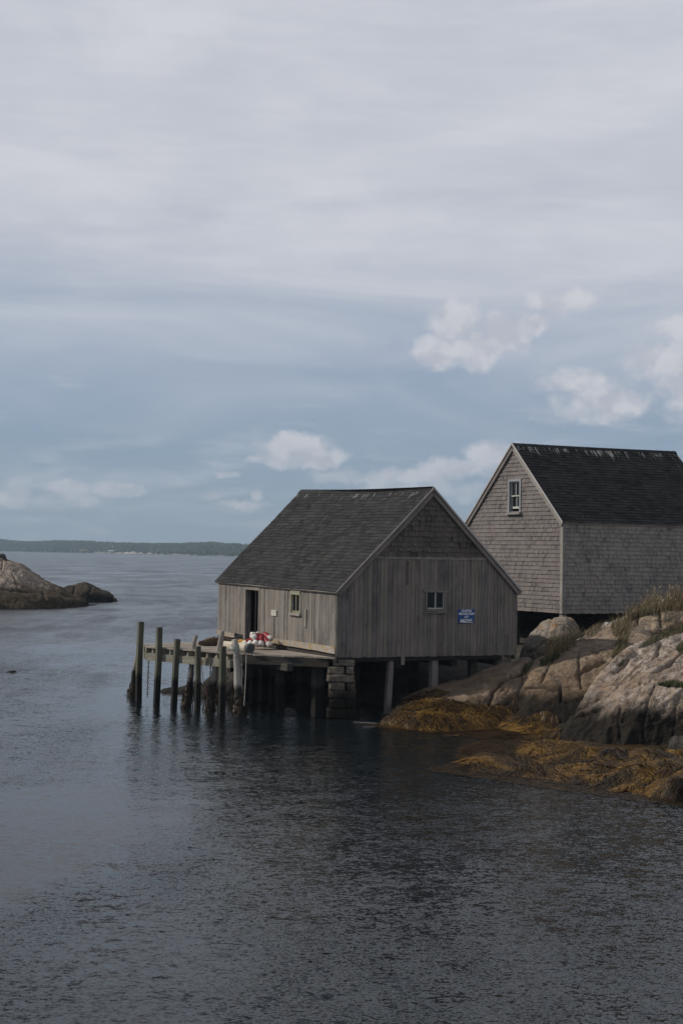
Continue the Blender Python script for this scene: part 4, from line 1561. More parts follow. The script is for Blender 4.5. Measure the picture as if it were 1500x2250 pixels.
def pile(xb, yb, xt, yt, w, m=M_PILE, Yt=None, Yb=None):
    b = at(xb, yb, Yb) if Yb else onz(xb, yb, 0)
    tp = at(xt, yt, Yt or b.y)
    d = (tp - b).normalized()
    f = MB()
    n = 7
    b2 = b - d * 1.6
    up = HV
    bow = random.uniform(-.05, .05)
    pts = [b2 + (tp - b2) * k / n + Vector((bow * math.sin(math.pi * k / n) + random.uniform(-.006, .006), random.uniform(-.006, .006), 0)) for k in range(n + 1)]
    for k in range(n):
        rr = .45
        f.beam(pts[k], pts[k + 1], w * (1.06 - .08 * k / n), w * (1.06 - .08 * k / n), up, rr)
    return f.build('pile', m, wharf)


pile(306, 1540, 310, 1366, .175)
pile(343, 1545, 351, 1378, .17, Yb=50.1)
pile(384, 1553, 390, 1404, .165)
pile(432, 1562, 435, 1420, .155, Yb=48.55)
pile(487, 1564, 490, 1420, .175, Yb=47.7)
pile(555, 1545, 557, 1452, .22, M_DARKWOOD)
pile(613, 1566, 613, 1455, .22, M_DARKWOOD)
pile(698, 1574, 698, 1458, .30, M_DARKWOOD)
pile(600, 1548, 600, 1455, .18, M_DARKWOOD)


# round poles leaning on the outer edge, with weed growing at the foot
def leaning(xb, yb, xt, yt, rb, rt, m, label, foot=1.9, Yt=None):
    b = onz(xb, yb, 0)
    tp = at(xt, yt, Yt or b.y)
    t_ = thing('leaning_pole', b, label, 'pole')
    d = tp - b
    f = MB()
    n = 14
    pts, rad = [], []
    for k in range(n + 1):
        q = -.25 + 1.25 * k / n
        w_ = Vector((.025 * math.sin(q * 5 + xb), .02 * math.cos(q * 4 + xb), 0))
        pts.append(b + d * q + w_ * (1 if 0 < k < n else 0))
        rad.append((rb + (rt - rb) * max(q, 0)) * random.uniform(.94, 1.06))
    f.tube(pts, rad, 12, wob=.05)
    f.build('shaft', m, t_, smooth=True, merge=True)
    f = MB()
    for k in range(150):
        q = random.uniform(-.05, .30) ** 1.0
        a = random.uniform(0, 2 * math.pi)
        rr = rb * random.uniform(.9, foot * (1.15 - q * 1.6) if q < .2 else 1.2)
        p = b + d * q + Vector((math.cos(a), math.sin(a), 0)) * rr
        l = random.uniform(.10, .26)
        p2 = p + Vector((math.cos(a) * .03, math.sin(a) * .03, -l * .55))
        p3 = p + Vector((math.cos(a) * .01, math.sin(a) * .01, -l))
        s = Vector((-math.sin(a), math.cos(a), 0)) * random.uniform(.015, .04)
        rnd_ = random.uniform(0, .45)
        f.face([p - s, p + s, p2 + s, p2 - s], [(0, 0)] * 4, rnd_)
        f.face([p2 - s, p2 + s, p3], [(0, 0)] * 3, rnd_)
    wd = f.build('foot_weed', M_WEED, t_)
    wd['kind'] = 'stuff'
    return t_


leaning(291, 1528, 304, 1432, .12, .08, M_POLE, 'short dark round pole behind the tallest square pile at the wharf end', 2.0)
leaning(409, 1554, 431, 1396, .115, .07, M_POLE, 'thin grey round pole leaning between the third and fourth square piles')
leaning(461, 1561, 488, 1387, .135, .085, M_POLE, 'tall grey round pole leaning right past the dark bundle on the wharf')
leaning(531, 1573, 515, 1405, .145, .085, M_POLE_PALE, 'bleached pale round pole leaning left with rope lashed around its head')
# rope lashing
pb, pt = onz(531, 1573, 0), at(515, 1405, onz(531, 1573, 0).y)
rope = thing('lashing_rope', pt + (pb - pt) * .1, 'pale rope wrapped around the head of the bleached leaning pole', 'rope')
f = MB()
pts = []
for k in range(110):
    q = .085 + .045 * k / 110
    c = pt + (pb - pt) * q
    a = k * .42
    pts.append(c + Vector((math.cos(a), math.sin(a), .25 * math.sin(a + 1) + .2 * math.sin(a * .5))) * .118)
f.tube(pts, .017, 5)
c = pt + (pb - pt) * .14
f.tube([c + Vector((-.12, -.1, -.02)), c + Vector((.0, -.16, -.07)), c + Vector((.14, -.1, .05)), c + Vector((.2, -.05, -.3)), c + Vector((.21, -.04, -.8)), c + Vector((.24, -.03, -1.35))], .015, 5)
f.tube([c + Vector((-.28, -.05, .02)), c + Vector((-.1, -.14, .05)), c + Vector((.1, -.12, -.1)), c + Vector((-.02, -.15, -.2))], .016, 5)
f.build('rope_coil', M_ROPE, rope, smooth=True)


# chains
def chain(name, x, y0, x1, y1, Y, label):
    a, b = at(x, y0, Y), at(x1, y1, Y)
    t_ = thing(name, b, label, 'chain')
    L = (b - a).length
    n = max(5, int(L / .085))
    f = MB()
    for k in range(n):
        c = a + (b - a) * (k + .5) / n
        e1 = Vector((1, 0, 0)) if k % 2 else Vector((0, 1, 0))
        ax = (b - a).normalized()
        f.tube([c + e1 * .024 * math.cos(g) + ax * .055 * math.sin(g) for g in [2 * math.pi * q / 9 for q in range(10)]], .011, 5, cap=False)
    f.build('links', M_RUST, t_, smooth=True)
    return t_


chain('chain', 327, 1446, 324, 1532, 50.6, 'rusty chain hanging to the water between the two tallest square piles')
ch = chain('chain', 463, 1458, 462, 1486, 48.3, 'short grey chain with a hook hanging below the wharf beam')
f = MB()
hb = at(463, 1466, 48.3)
f.tube([hb + Vector((-.05, -.03, .1)), hb + Vector((.0, -.04, .0)), hb + Vector((.07, -.04, .06)), hb + Vector((.1, -.03, .14))], .014, 5)
f.build('hook', M_ROPE, ch)


def hang_rope(pts, label, m, r=.012):
    t_ = thing('hanging_rope', pts[-1], label, 'rope')
    f = MB()
    C = catmull(np.array([tuple(p) for p in pts]), 24)
    f.tube([Vector(p) for p in C], r, 5)
    f.build('strand', m, t_, smooth=True)


hang_rope([at(443, 1448, 48.4), at(445, 1480, 48.3), at(449, 1510, 48.2), at(455, 1530, 48.1), at(461, 1535, 48.0)], 'slack brown rope hanging under the wharf left of the tall leaning pole', M_RUST, .011)
hang_rope([at(541, 1440, 46.9), at(540, 1480, 46.9), at(538, 1520, 46.9), at(536, 1550, 46.9)], 'thin pale rope hanging straight down beside the bleached leaning pole', M_ROPE, .013)

# ------------------------------------------------------------------ things lying on the wharf
def deck_pt(x, y, h):
    return onz(x, y, DZ + h)


bun = thing('net_bundle', deck_pt(470, 1414, 0), 'dark brown bundle of rolled netting lying along the wharf edge', 'net')
f = MB()
a, b = deck_pt(437, 1413, .1), deck_pt(506, 1409, .12)
for s in range(9):
    ph = s * .7
    pts = [a + (b - a) * (k / 16) + Vector((0, 0.07 * math.sin(ph), .07 * math.cos(ph))) * (.5 + .8 * math.sin(math.pi * k / 16)) + Vector((random.uniform(-.02, .02), random.uniform(-.03, .03), random.uniform(-.03, .03))) for k in range(17)]
    f.tube(pts, [max(.02, .065 * math.sin(math.pi * (k + .6) / 17.2)) for k in range(17)], 6, wob=.25)
f.build('rolled_net', M_LOG, bun)
f = MB()
for s in range(60):
    k = random.uniform(.05, .95)
    c = a + (b - a) * k
    r_ = .15 * math.sin(math.pi * k) + .04
    a0 = random.uniform(0, 6)
    f.tube([c + Vector((random.uniform(-.05, .05) + q * .03, math.cos(a0 + q) * r_, math.sin(a0 + q) * r_)) for q in (0, .5, 1, 1.5, 2)], .008, 4)
f.build('twine', M_NET, bun)

fen = thing('log_fender', deck_pt(522, 1421, 0), 'cream wooden fender log with a dark rubber end lying before the buoys', 'fender')
a, b = deck_pt(494, 1417, .16), deck_pt(545, 1424, .16)
f = MB()
f.tube([a, a + (b - a) * .3, a + (b - a) * .7, b], [.13, .14, .15, .15], 16, wob=.02)
f.build('log', M_FENDER, fen, smooth=False)
f = MB()
e = (b - a).normalized()
f.tube([b + e * .002, b + e * .05, b + e * .17, b + e * .2], [.145, .155, .155, .135], 16)
f.build('end_cap', M_RUBBER, fen)
f = MB()
c = a + (b - a) * .68
f.tube([c - e * .02, c + e * .02], .156, 16)
f.build('iron_band', M_RUST, fen)

cr = thing('red_crate', deck_pt(502, 1409, 0), 'faded red crate low on the wharf by the left end of the shed', 'crate')
f = MB()
o_ = hp(6.75, -1.1, DZ)
for (s0, w, d, h0, h1) in ((0, .3, .36, .0, .04), (0, .3, .02, .05, .10), (0, .3, .02, .12, .17)):
    f.box(o_ + Vector((0, 0, h0)), HU * w, HV * d, (0, 0, h1 - h0))
    f.box(o_ + HV * .34 + Vector((0, 0, h0 + .001)), HU * w, HV * .02, (0, 0, h1 - h0))
for u_ in (0, .14, .28):
    f.box(o_ + HU * u_ + HV * .0015 + Vector((0, 0, .041)), HU * .02, HV * .357, (0, 0, .14))
f.build('slats', M_CRATE, cr)
f = MB()
f.box(o_ + HU * .06 + HV * .06 + Vector((0, 0, .05)), HU * .2, HV * .22, (0, 0, .07))
f.build('contents', M_ROPE, cr)

# trestle-like rail board at the shed's left end
yr = thing('yellow_rope', deck_pt(531, 1417, 0), 'heap of yellow rope tucked against the left side of the buoy pile', 'rope')
f = MB()
c0 = deck_pt(532, 1415, .10)
for s in range(14):
    ph = random.uniform(0, 6)
    f.tube([c0 + HU * (.32 * math.cos(ph + q) + .05) + HV * (.14 * math.sin(ph + q) - .02) + Vector((0, 0, .05 * math.sin(q * 2 + s) + s * .009 - .03)) for q in [k * .55 for k in range(9)]], .02, 5)
f.build('rope_coil', M_ROPE_YE, yr, smooth=True)
orr = thing('orange_rope', deck_pt(584, 1412, .2), 'tangled orange rope lying on top of the buoy pile', 'rope')
f = MB()
c0 = at(584, 1397, 49.9)
for s in range(16):
    ph = random.uniform(0, 6)
    el_ = random.uniform(.5, 1.3)
    f.tube([c0 + Vector((.17 * math.cos(ph + q * el_), .12 * math.sin(ph * 2 + q) + .05, .075 * math.sin(q * 1.6 + s) - .02)) for q in [k * .5 for k in range(9)]], .011, 4)
f.build('rope_tangle', M_ROPE_OR, orr, smooth=True)


# buoys: bullet float, red body, white nose
def make_buoy():
    root = thing('lobster_buoy', (0, 0, 0), 'x', 'buoy', 'red and white buoys piled against the shed wall')

    def lathe(prof, name, m):
        f = MB()
        seg = 18
        for i in range(len(prof) - 1):
            (z0, r0), (z1, r1) = prof[i], prof[i + 1]
            for k in range(seg):
                a0, a1 = 2 * math.pi * k / seg, 2 * math.pi * (k + 1) / seg
                q = [Vector((r0 * math.cos(a0), r0 * math.sin(a0), z0)), Vector((r0 * math.cos(a1), r0 * math.sin(a1), z0)),
                     Vector((r1 * math.cos(a1), r1 * math.sin(a1), z1)), Vector((r1 * math.cos(a0), r1 * math.sin(a0), z1))]
                f.face(q, [(0, 0)] * 4, .5)
        return f.build(name, m, root, smooth=True, merge=True)
    lathe([(0, .038), (0.0, .062), (.006, .080), (.02, .096), (.05, .104), (.145, .106)], 'white_nose', M_WHITE)
    lathe([(.145, .106), (.147, .1045), (.26, .100), (.34, .088), (.40, .066), (.43, .040), (.435, .001)], 'red_body', M_RED)
    lathe([(.002, .001), (.003, .022), (-.001, .024), (-.001, .040), (.0, .041)], 'nose_ring', M_REDDOT)
    lathe([(.43, .016), (.52, .014), (.521, .001)], 'stick', M_POLE)
    return root


BU = [  # nose pixel, tail pixel, nose distance, tail distance, label
    (551.0, 1395, 570, 1398, 49.95, 50.05, 'buoy at the top left of the pile with its white nose pointing left'),
    (554.5, 1402.5, 576, 1396, 49.65, 49.85, 'buoy second from the top at the left with nose turned down left'),
    (568.0, 1393.5, 556, 1404, 50.0, 50.3, 'topmost buoy of the pile with its white nose facing up'),
    (596, 1405, 580, 1392, 49.7, 49.9, 'buoy highest at the right side of the pile nose toward the water'),
    (573, 1418, 575, 1398, 49.55, 49.75, 'buoy at the middle of the bottom row with its nose straight down'),
    (559.5, 1416.5, 571, 1399, 49.55, 49.75, 'bottom row buoy just left of the middle one nose facing the viewer'),
    (592.5, 1419, 580, 1400, 49.55, 49.75, 'lowest buoy at the right end of the bottom row'),
    (582.5, 1420, 579, 1403, 49.8, 50.05, 'mostly hidden buoy low between the middle and right bottom buoys'),
    (547.0, 1417.5, 561, 1403, 49.6, 49.8, 'bottom row buoy touching the dark end of the fender log'),
    (534, 1417, 554, 1406, 50.0, 50.1, 'leftmost slanting buoy lying beside the yellow rope'),
    (565, 1420, 570, 1404, 49.9, 50.1, 'buoy behind the bottom row peeping out under the middle ones'),
    (589, 1408, 576, 1398, 50.05, 50.3, 'buoy wedged behind the right side of the pile against the wall'),
]
proto = make_buoy()
for i, (x0, y0, x1, y1, Ya, Yb, lab) in enumerate(BU):
    o = proto if i == 0 else copy_tree(proto)
    a, b = at(x0, y0, Ya), at(x1, y1, Yb)
    d = (b - a).normalized()
    o.rotation_mode = 'QUATERNION'
    o.rotation_quaternion = d.to_track_quat('Z', 'Y')
    o.location = a - d * .02
    if o.location.z < DZ + .115:
        o.location.z = DZ + .115
    o['label'] = lab

# floating white stick
fl = MB()
a, b = onz(776, 1586.3, .006), onz(838, 1590, .004)
fl.tube([a, a + (b - a) * .5 + Vector((0, .01, .004)), b], [.007, .010, .006], 6)
tag(fl.build('floating_stick', M_TRIM), 'thin pale stick floating on the dark water below the stone pier', 'stick')

# ------------------------------------------------------------------ shingled house
HL, HW = 8.24, 6.64
FZ, EZ, RZ0, RZ1 = 2.96, 6.48, 9.60, 9.70
house = thing('shingled_house', hq(HL / 2, HW / 2, 2.3), 'tall grey cedar shingled house with black roof on the rocky bank', 'house')
hr = lambda p_: RZ0 + (RZ1 - RZ0) * p_ / HL - .03 * math.sin(math.pi * min(1, max(0, p_ / HL)))
HH = HW / 2


def hroof(q_):
    return EZ + (RZ0 - EZ) * (q_ / HH if q_ < HH else (HW - q_) / HH)


HWIN = (2.86, 3.56, 6.90, 8.12)
f = MB()                                # sheathing core walls
for (q0, q1, z0, z1) in ((0, HWIN[0], FZ, None), (HWIN[1], HW, FZ, None), (HWIN[0], HWIN[1], FZ, HWIN[2]), (HWIN[0], HWIN[1], HWIN[3], None)):
    n = 8
    for k in range(n):
        a0, a1 = q0 + (q1 - q0) * k / n, q0 + (q1 - q0) * (k + 1) / n
        zt0, zt1 = (hroof(a0) - .02, hroof(a1) - .02) if z1 is None else (z1, z1)
        f.hexa([hq(.0, a0, z0), hq(.0, a1, z0), hq(.12, a1, z0), hq(.12, a0, z0), hq(.0, a0, zt0), hq(.0, a1, zt1), hq(.12, a1, zt1), hq(.12, a0, zt0)])
f.box(hq(.121, 0, FZ), HV * (HL - .121), HU * .12, (0, 0, EZ - FZ))
f.box(hq(.121, HW - .12, FZ), HV * (HL - .121), HU * .12, (0, 0, EZ - FZ))
n = 12
for k in range(n):
    a0, a1 = .121 + (HW - .242) * k / n, .121 + (HW - .242) * (k + 1) / n
    f.hexa([hq(HL - .12, a0, FZ), hq(HL - .12, a1, FZ), hq(HL, a1, FZ), hq(HL, a0, FZ), hq(HL - .12, a0, hroof(a0)), hq(HL - .12, a1, hroof(a1)), hq(HL, a1, hroof(a1)), hq(HL, a0, hroof(a0))])
f.box(hq(.14, .14, FZ + .01), HV * (HL - .28), HU * (HW - .28), (0, 0, .12))
f.build('wall_core', M_UNDER, house)
f = MB()
lo_ = lambda z: 0.02 + max(0.0, (z - EZ) / (RZ0 - EZ) * HH)
hi_ = lambda z: HW - .02 - max(0.0, (z - EZ) / (RZ0 - EZ) * HH)
shingles(f, lambda s, t_, off: hq(-.004 - off, s, t_), FZ - .02, RZ0 - .05, lo_, hi_, .165, (.10, .26), .034, holes=[(HWIN[0] - .10, HWIN[1] + .10, HWIN[2] - .08, HWIN[3] + .10)], jit=.008)
f.build('gable_wall', M_SHING, house)
f = MB()
shingles(f, lambda s, t_, off: hq(s, -.004 - off, t_), FZ - .02, EZ + .02, lambda z: .02, lambda z: HL, .165, (.08, .2), .042, jit=.03)
f.build('side_wall', M_SHING_SIDE, house)
f = MB()
f.box(hq(-.045, -.045, FZ - .03), HV * .14, HU * .04, (0, 0, EZ - FZ + .04), .3, 2)
f.box(hq(-.045, -.004, FZ - .03), HV * .04, HU * .12, (0, 0, EZ - FZ + .04), .8, 2)
f.build('corner_board', M_TRIM, house)
f = MB()
f.box(hq(-.043, HW - .09, FZ), HV * .04, HU * .13, (0, 0, EZ - FZ - .02), .8, 2)
f.build('corner_board', M_TRIM_PALE, house)


def hroof_map(side):
    def fn(s, t_, off):
        e = EZ + .05
        rz = hr(s) + .06
        L = math.hypot(HH, rz - e)
        k = (t_ - .14) / L
        q_ = HH * k if side == 0 else HW - HH * k
        z = e + (rz - e) * k
        sg = 1 if side == 0 else -1
        return hq(s, q_ - (rz - e) / L * sg * off, z + HH / L * off)
    return fn


HS = math.hypot(HH, RZ0 - EZ) + .14
for side in (0, 1):
    Wm = hroof_map(side)
    f = MB()
    nU, nT = 8, 4
    for i in range(nU):
        for j in range(nT):
            s0, s1 = -.12 + (HL + .24) * i / nU, -.12 + (HL + .24) * (i + 1) / nU
            t0, t1 = HS * j / nT, HS * (j + 1) / nT
            f.face([Wm(s0, t0, 0), Wm(s1, t0, 0), Wm(s1, t1, 0), Wm(s0, t1, 0)], [(0, 0)] * 4, .4)
            f.face([Wm(s0, t0, -.05), Wm(s0, t1, -.05), Wm(s1, t1, -.05), Wm(s1, t0, -.05)], [(0, 0)] * 4, .4)
    shingles(f, Wm, 0, HS - .01, lambda t_: -.13, lambda t_: HL + .13, .165, (.22, .36), .022, jit=.012, tval=HS, side_gap=.006)
    f.build('roof', M_ROOF2, house)
f = MB()
u = -.12
while u < HL + .11:
    u1 = min(u + .3, HL + .12)
    rr = random.random()
    for side in (0, 1):
        Wm = hroof_map(side)
        f.hexa([Wm(u, HS - .15, .014), Wm(u1 + .02, HS - .15, .014), Wm(u1 + .02, HS + .02, .014), Wm(u, HS + .02, .014),
                Wm(u, HS - .15, .024), Wm(u1 + .02, HS - .15, .032), Wm(u1 + .02, HS + .02, .032), Wm(u, HS + .02, .024)], rr, 0)
    u = u1
f.build('ridge_cap', M_ROOF2, house)
for side in (0, 1):
    f = MB()
    rake(f, hroof_map(side), -.07, HS - .02, -.2, -.02, .03)
    f.build('bargeboard', M_SHING if side else M_TRIM, house)
    f = MB()
    rake(f, hroof_map(side), -.105, HS, -.03, .028, .03)
    f.build('rake_trim', M_TRIM_PALE, house)
f = MB()
Wm = hroof_map(0)
f.hexa([Wm(-.12, -.012, -.1), Wm(HL + .12, -.012, -.1), Wm(HL + .12, .02, -.1), Wm(-.12, .02, -.1), Wm(-.12, -.012, -.01), Wm(HL + .12, -.012, -.01), Wm(HL + .12, .02, -.01), Wm(-.12, .02, -.01)], .4, 0)
f.build('eave_trim', M_TRIM, house)
f = MB()
f.box(hq(.0, -.10, EZ - .07), HV * HL, HU * .11, (0, 0, .05), .2, 0)
f.build('soffit', M_SHING_SIDE, house)
# sash window
a0, a1, z0, z1 = HWIN
wf = MB()
wf.box(hq(-.06, a0 - .10, z0 - .03), HU * .10, HV * .06, (0, 0, z1 - z0 + .13), .6, 2)
wf.box(hq(-.06, a1, z0 - .03), HU * .10, HV * .06, (0, 0, z1 - z0 + .13), .4, 2)
wf.box(hq(-.062, a0, z1), HU * (a1 - a0), HV * .06, (0, 0, .10), .5, 0)
wf.box(hq(.0, a1 - .02, z0), HU * .02, HV * .13, (0, 0, z1 - z0), .1, 2)
wf.box(hq(.0, a0, z0), HU * .02, HV * .13, (0, 0, z1 - z0), .1, 2)
hwin = wf.build('window', M_WINGREY, house)
wf = MB()
wf.box(hq(-.15, a0 - .14, z0 - .11), HU * (a1 - a0 + .28), HV * .16, (0, 0, .075), .9, 0)
wf.build('sill', M_TRIM, hwin)
zm = (z0 + z1) / 2 + .06
wf = MB()
for (aa, w) in ((a0 + .022, .045), ((a0 + a1) / 2 - .016, .032), (a1 - .067, .045)):
    wf.box(hq(.03, aa, zm), HU * w, HV * .03, (0, 0, z1 - zm - .001), .7, 2)
wf.box(hq(.022, a0 + .021, zm - .05), HU * (a1 - a0 - .042), HV * .04, (0, 0, .049), .9, 0)
wf.box(hq(.028, a0 + .068, z1 - .05), HU * (a1 - a0 - .136), HV * .03, (0, 0, .048), .4, 0)
wf.build('upper_sash', M_WINWHITE, hwin)
wf = MB()
for (aa, w) in ((a0 + .022, .045), ((a0 + a1) / 2 - .016, .032), (a1 - .067, .045)):
    wf.box(hq(.075, aa, z0 + .20), HU * w, HV * .03, (0, 0, zm - z0 - .22), .7, 2)
wf.box(hq(.073, a0 + .021, z0 + .13), HU * (a1 - a0 - .042), HV * .034, (0, 0, .085), .95, 0)
wf.build('lower_sash', M_WINWHITE, hwin)
wf = MB()
wf.box(hq(.045, a0 + .022, zm), HU * (a1 - a0 - .044), HV * .005, (0, 0, z1 - zm - .002))
wf.box(hq(.09, a0 + .022, z0 + .2), HU * (a1 - a0 - .044), HV * .005, (0, 0, zm - z0 - .2))
wf.build('pane', M_GLASS, hwin)
# posts, and unseen boards added to keep light out under the house
for (p_, q_) in ((.12, .12), (3.9, .2), (.2, 3.3), (.2, 6.4), (7.9, .2)):
    f = MB()
    f.beam(hq(p_, q_, 1.2), hq(p_, q_, FZ), .2, .2, up=HV)
    f.build('post', M_POST if (p_, q_) == (.12, .12) else M_DARKWOOD, house)
f = MB()
f.box(hq(.2, HW - .3, 1.0), HV * (HL - .3), HU * .05, (0, 0, FZ - 1.0))
f.box(hq(HL - .2, .2, 1.0), HU * (HW - .5), HV * .05, (0, 0, FZ - 1.0))
f.build('underfloor_light_block', M_UNDER, house)


# planks lying on the bank
def plank(x0, y0, Y0, x1, y1, Y1, w, h, m, label):
    a, b = at(x0, y0, Y0), at(x1, y1, Y1)
    f = MB()
    f.beam(a, b, w, h)
    o = f.build('loose_plank', m)
    return tag(o, label, 'plank')


plank(1330, 1378, 52.3, 1378, 1358, 53.0, .18, .12, M_TRIM, 'thick grey timber lying against the bank below the house wall')
plank(1322, 1382, 51.9, 1332, 1369, 52.3, .14, .06, M_TRIM_PALE, 'short pale plank end sticking up beside the thick grey timber')
plank(1266, 1408, 51.0, 1318, 1384, 51.9, .10, .05, M_TRIM, 'long thin grey plank lying along the top edge of the brown granite block')

# ------------------------------------------------------------------ seaweed bed and strands
def surf(rows, nr, nc):
    C = np.array([[tuple(onz(e[0], e[1], e[2])) for e in r] for r in rows], float)
    A = catmull(C, nr)
    return catmull(A.transpose(1, 0, 2), nc).transpose(1, 0, 2)


bed = surf([
    [(985, 1692, -.05), (1110, 1710, -.05), (1250, 1728, -.05), (1390, 1752, -.05), (1520, 1772, -.05), (1650, 1790, -.05)],
    [(1010, 1682, .0), (1115, 1693, .03), (1250, 1706, .06), (1395, 1722, .12), (1520, 1735, .2), (1650, 1750, .2)],
    [(1060, 1668, -.06), (1135, 1674, .0), (1255, 1684, .12), (1400, 1696, .22), (1520, 1698, .32), (1650, 1710, .35)],
    [(1095, 1645, -.12), (1160, 1652, .0), (1262, 1664, .16), (1400, 1674, .28), (1520, 1676, .34), (1650, 1680, .4)],
    [(1110, 1618, -.12), (1180, 1625, .02), (1262, 1643, .26), (1400, 1653, .30), (1520, 1655, .35), (1650, 1655, .4)],
    [(1130, 1590, .02), (1195, 1596, .22), (1260, 1622, .30), (1400, 1634, .30), (1520, 1634, .35), (1650, 1634, .4)]], 120, 190)
BP = bed.reshape(-1, 3).copy()
px, py = proj(BP)
m_ = np.zeros(len(BP))
for (cx, cy, rx, ry, h) in ((1068, 1675, 44, 11, .26), (1180, 1645, 45, 13, .2), (1275, 1652, 45, 14, .26), (1340, 1660, 40, 12, .18), (1420, 1662, 38, 12, .22),
                            (1300, 1690, 70, 9, .14), (1400, 1700, 45, 16, .26), (1462, 1695, 40, 16, .25), (1478, 1735, 42, 18, .25), (1520, 1700, 40, 30, .25), (1200, 1690, 60, 9, .08)):
    m_ = np.maximum(m_, h * np.exp(-(((px - cx) / rx) ** 2 + ((py - cy) / ry) ** 2) * .9))
BP[:, 2] += m_ + .05 * fbm(BP, 1.6, 4, .55, 61) - .015
bedo = grid_mesh('seaweed_bed', BP, 120, 190, M_WEEDBED)
bedo['kind'] = 'stuff'
tag(bedo, 'dark mat of wet rockweed covering the shore below the granite slabs', 'seaweed')

# BVH of all rock/ground surfaces for placing plants
VA, FA, base = [], [], 0
for (P, F) in BV['all']:
    VA.append(P)
    FA.append(F + base)
    base += len(P)
VA = np.concatenate(VA)
FA = np.concatenate(FA)
TREE = BVHTree.FromPolygons([Vector(v) for v in VA], [tuple(int(i) for i in q) for q in FA])


def hit(x, y):
    d = ray(x, y).normalized()
    loc, nrm, idx, dist = TREE.ray_cast(CO, d)
    if loc is None:
        return None, None
    if nrm.dot(d) > 0:
        nrm = -nrm
    return loc, nrm


def in_poly(x, y, poly):
    c = False
    j = len(poly) - 1
    for i in range(len(poly)):
        xi, yi = poly[i]
        xj, yj = poly[j]
        if (yi > y) != (yj > y) and x < (xj - xi) * (y - yi) / (yj - yi) + xi:
            c = not c
        j = i
    return c


def sample(poly, n):
    xs_ = [p[0] for p in poly]
    ys_ = [p[1] for p in poly]
    out_ = []
    while len(out_) < n:
        x, y = random.uniform(min(xs_), max(xs_)), random.uniform(min(ys_), max(ys_))
        if in_poly(x, y, poly):
            out_.append((x, y))
    return out_


class Ribbons:
    def __init__(self):
        self.v, self.f, self.r = [], [], []

    def add(self, pts, side, w, rnd, tip=True):
        b = len(self.v)
        n = len(pts)
        for i, p in enumerate(pts):
            k = w * (1 - .9 * (i / (n - 1)) ** 1.5) if tip else w
            self.v.append(tuple(p - side * k))
            self.v.append(tuple(p + side * k))
            self.r += [rnd, rnd]
        for i in range(n - 1):
            self.f.append((b + 2 * i, b + 2 * i + 1, b + 2 * i + 3, b + 2 * i + 2))

    def build(self, name, m):
        me = bpy.data.meshes.new(name)
        me.from_pydata(self.v, [], self.f)
        a = me.attributes.new('rnd', 'FLOAT', 'POINT')
        a.data.foreach_set('value', np.array(self.r, dtype=np.float32))
        me.polygons.foreach_set('use_smooth', [True] * len(me.polygons))
        me.materials.append(m)
        me.update()
        o = bpy.data.objects.new(name, me)
        COL.objects.link(o)
        return o


weed = Ribbons()
WEED_AREAS = [
    ([(985, 1690), (1040, 1664), (1110, 1664), (1160, 1655), (1150, 1625), (1200, 1600), (1230, 1625), (1290, 1640), (1400, 1646), (1500, 1646), (1500, 1752), (1400, 1742), (1250, 1718), (1110, 1704)], 15000, .34),
    ([(1015, 1690), (1030, 1668), (1065, 1662), (1110, 1672), (1130, 1688), (1080, 1696)], 2600, .36),
    ([(840, 1580), (900, 1545), (960, 1530), (1000, 1540), (1060, 1548), (1140, 1552), (1140, 1588), (1050, 1598), (930, 1602), (860, 1592)], 6500, .32),
    ([(860, 1560), (905, 1528), (960, 1512), (985, 1520), (930, 1545)], 700, .2),
    ([(1110, 1600), (1150, 1575), (1200, 1560), (1225, 1575), (1205, 1610), (1160, 1615), (1110, 1612)], 3000, .30),
    ([(1190, 1640), (1220, 1595), (1235, 1600), (1225, 1640)], 700, .22),
]
for poly, n, ln in WEED_AREAS:
    for (x, y) in sample(poly, n):
        p, nr_ = hit(x, y)
        if p is None:
            continue
        dn = Vector((0, 0, -1)) - nr_ * Vector((0, 0, -1)).dot(nr_)
        flat = dn.length < .25
        cl = fbm(np.array([[p.x, p.y, p.z]]), 2.2, 2, .5, 77)[0]
        ang = cl * 4 + random.uniform(-.22, .22)
        if flat:
            dn = Vector((math.cos(ang) * .8, -abs(math.sin(ang)) - .2, 0))
        else:
            dn = dn + Vector((math.cos(ang), math.sin(ang), 0)) * .25
        dn.normalize()
        side = dn.cross(nr_)
        if side.length < .1:
            continue
        side.normalize()
        l = ln * random.uniform(.5, 1.4)
        h = random.uniform(.015, .06)
        wv = random.uniform(-.05, .05)
        pts = [p + nr_ * .005, p + nr_ * h + dn * l * .35 + side * wv, p + nr_ * h * .8 + dn * l * .7 + side * wv * .3 + Vector((0, 0, -.02)), p + nr_ * .01 + dn * l + side * wv * 1.5 + Vector((0, 0, -.05))]
        for q in pts:
            if q.z < .012:
                q.z = .012 + random.uniform(0, .01)
        tone = min(1, max(0, .52 + .65 * fbm(np.array([[p.x, p.y, p.z]]), 1.1, 3, .6, 78)[0] + .5 * cl + random.uniform(-.33, .36)))
        weed.add(pts, side, random.uniform(.007, .017), tone)
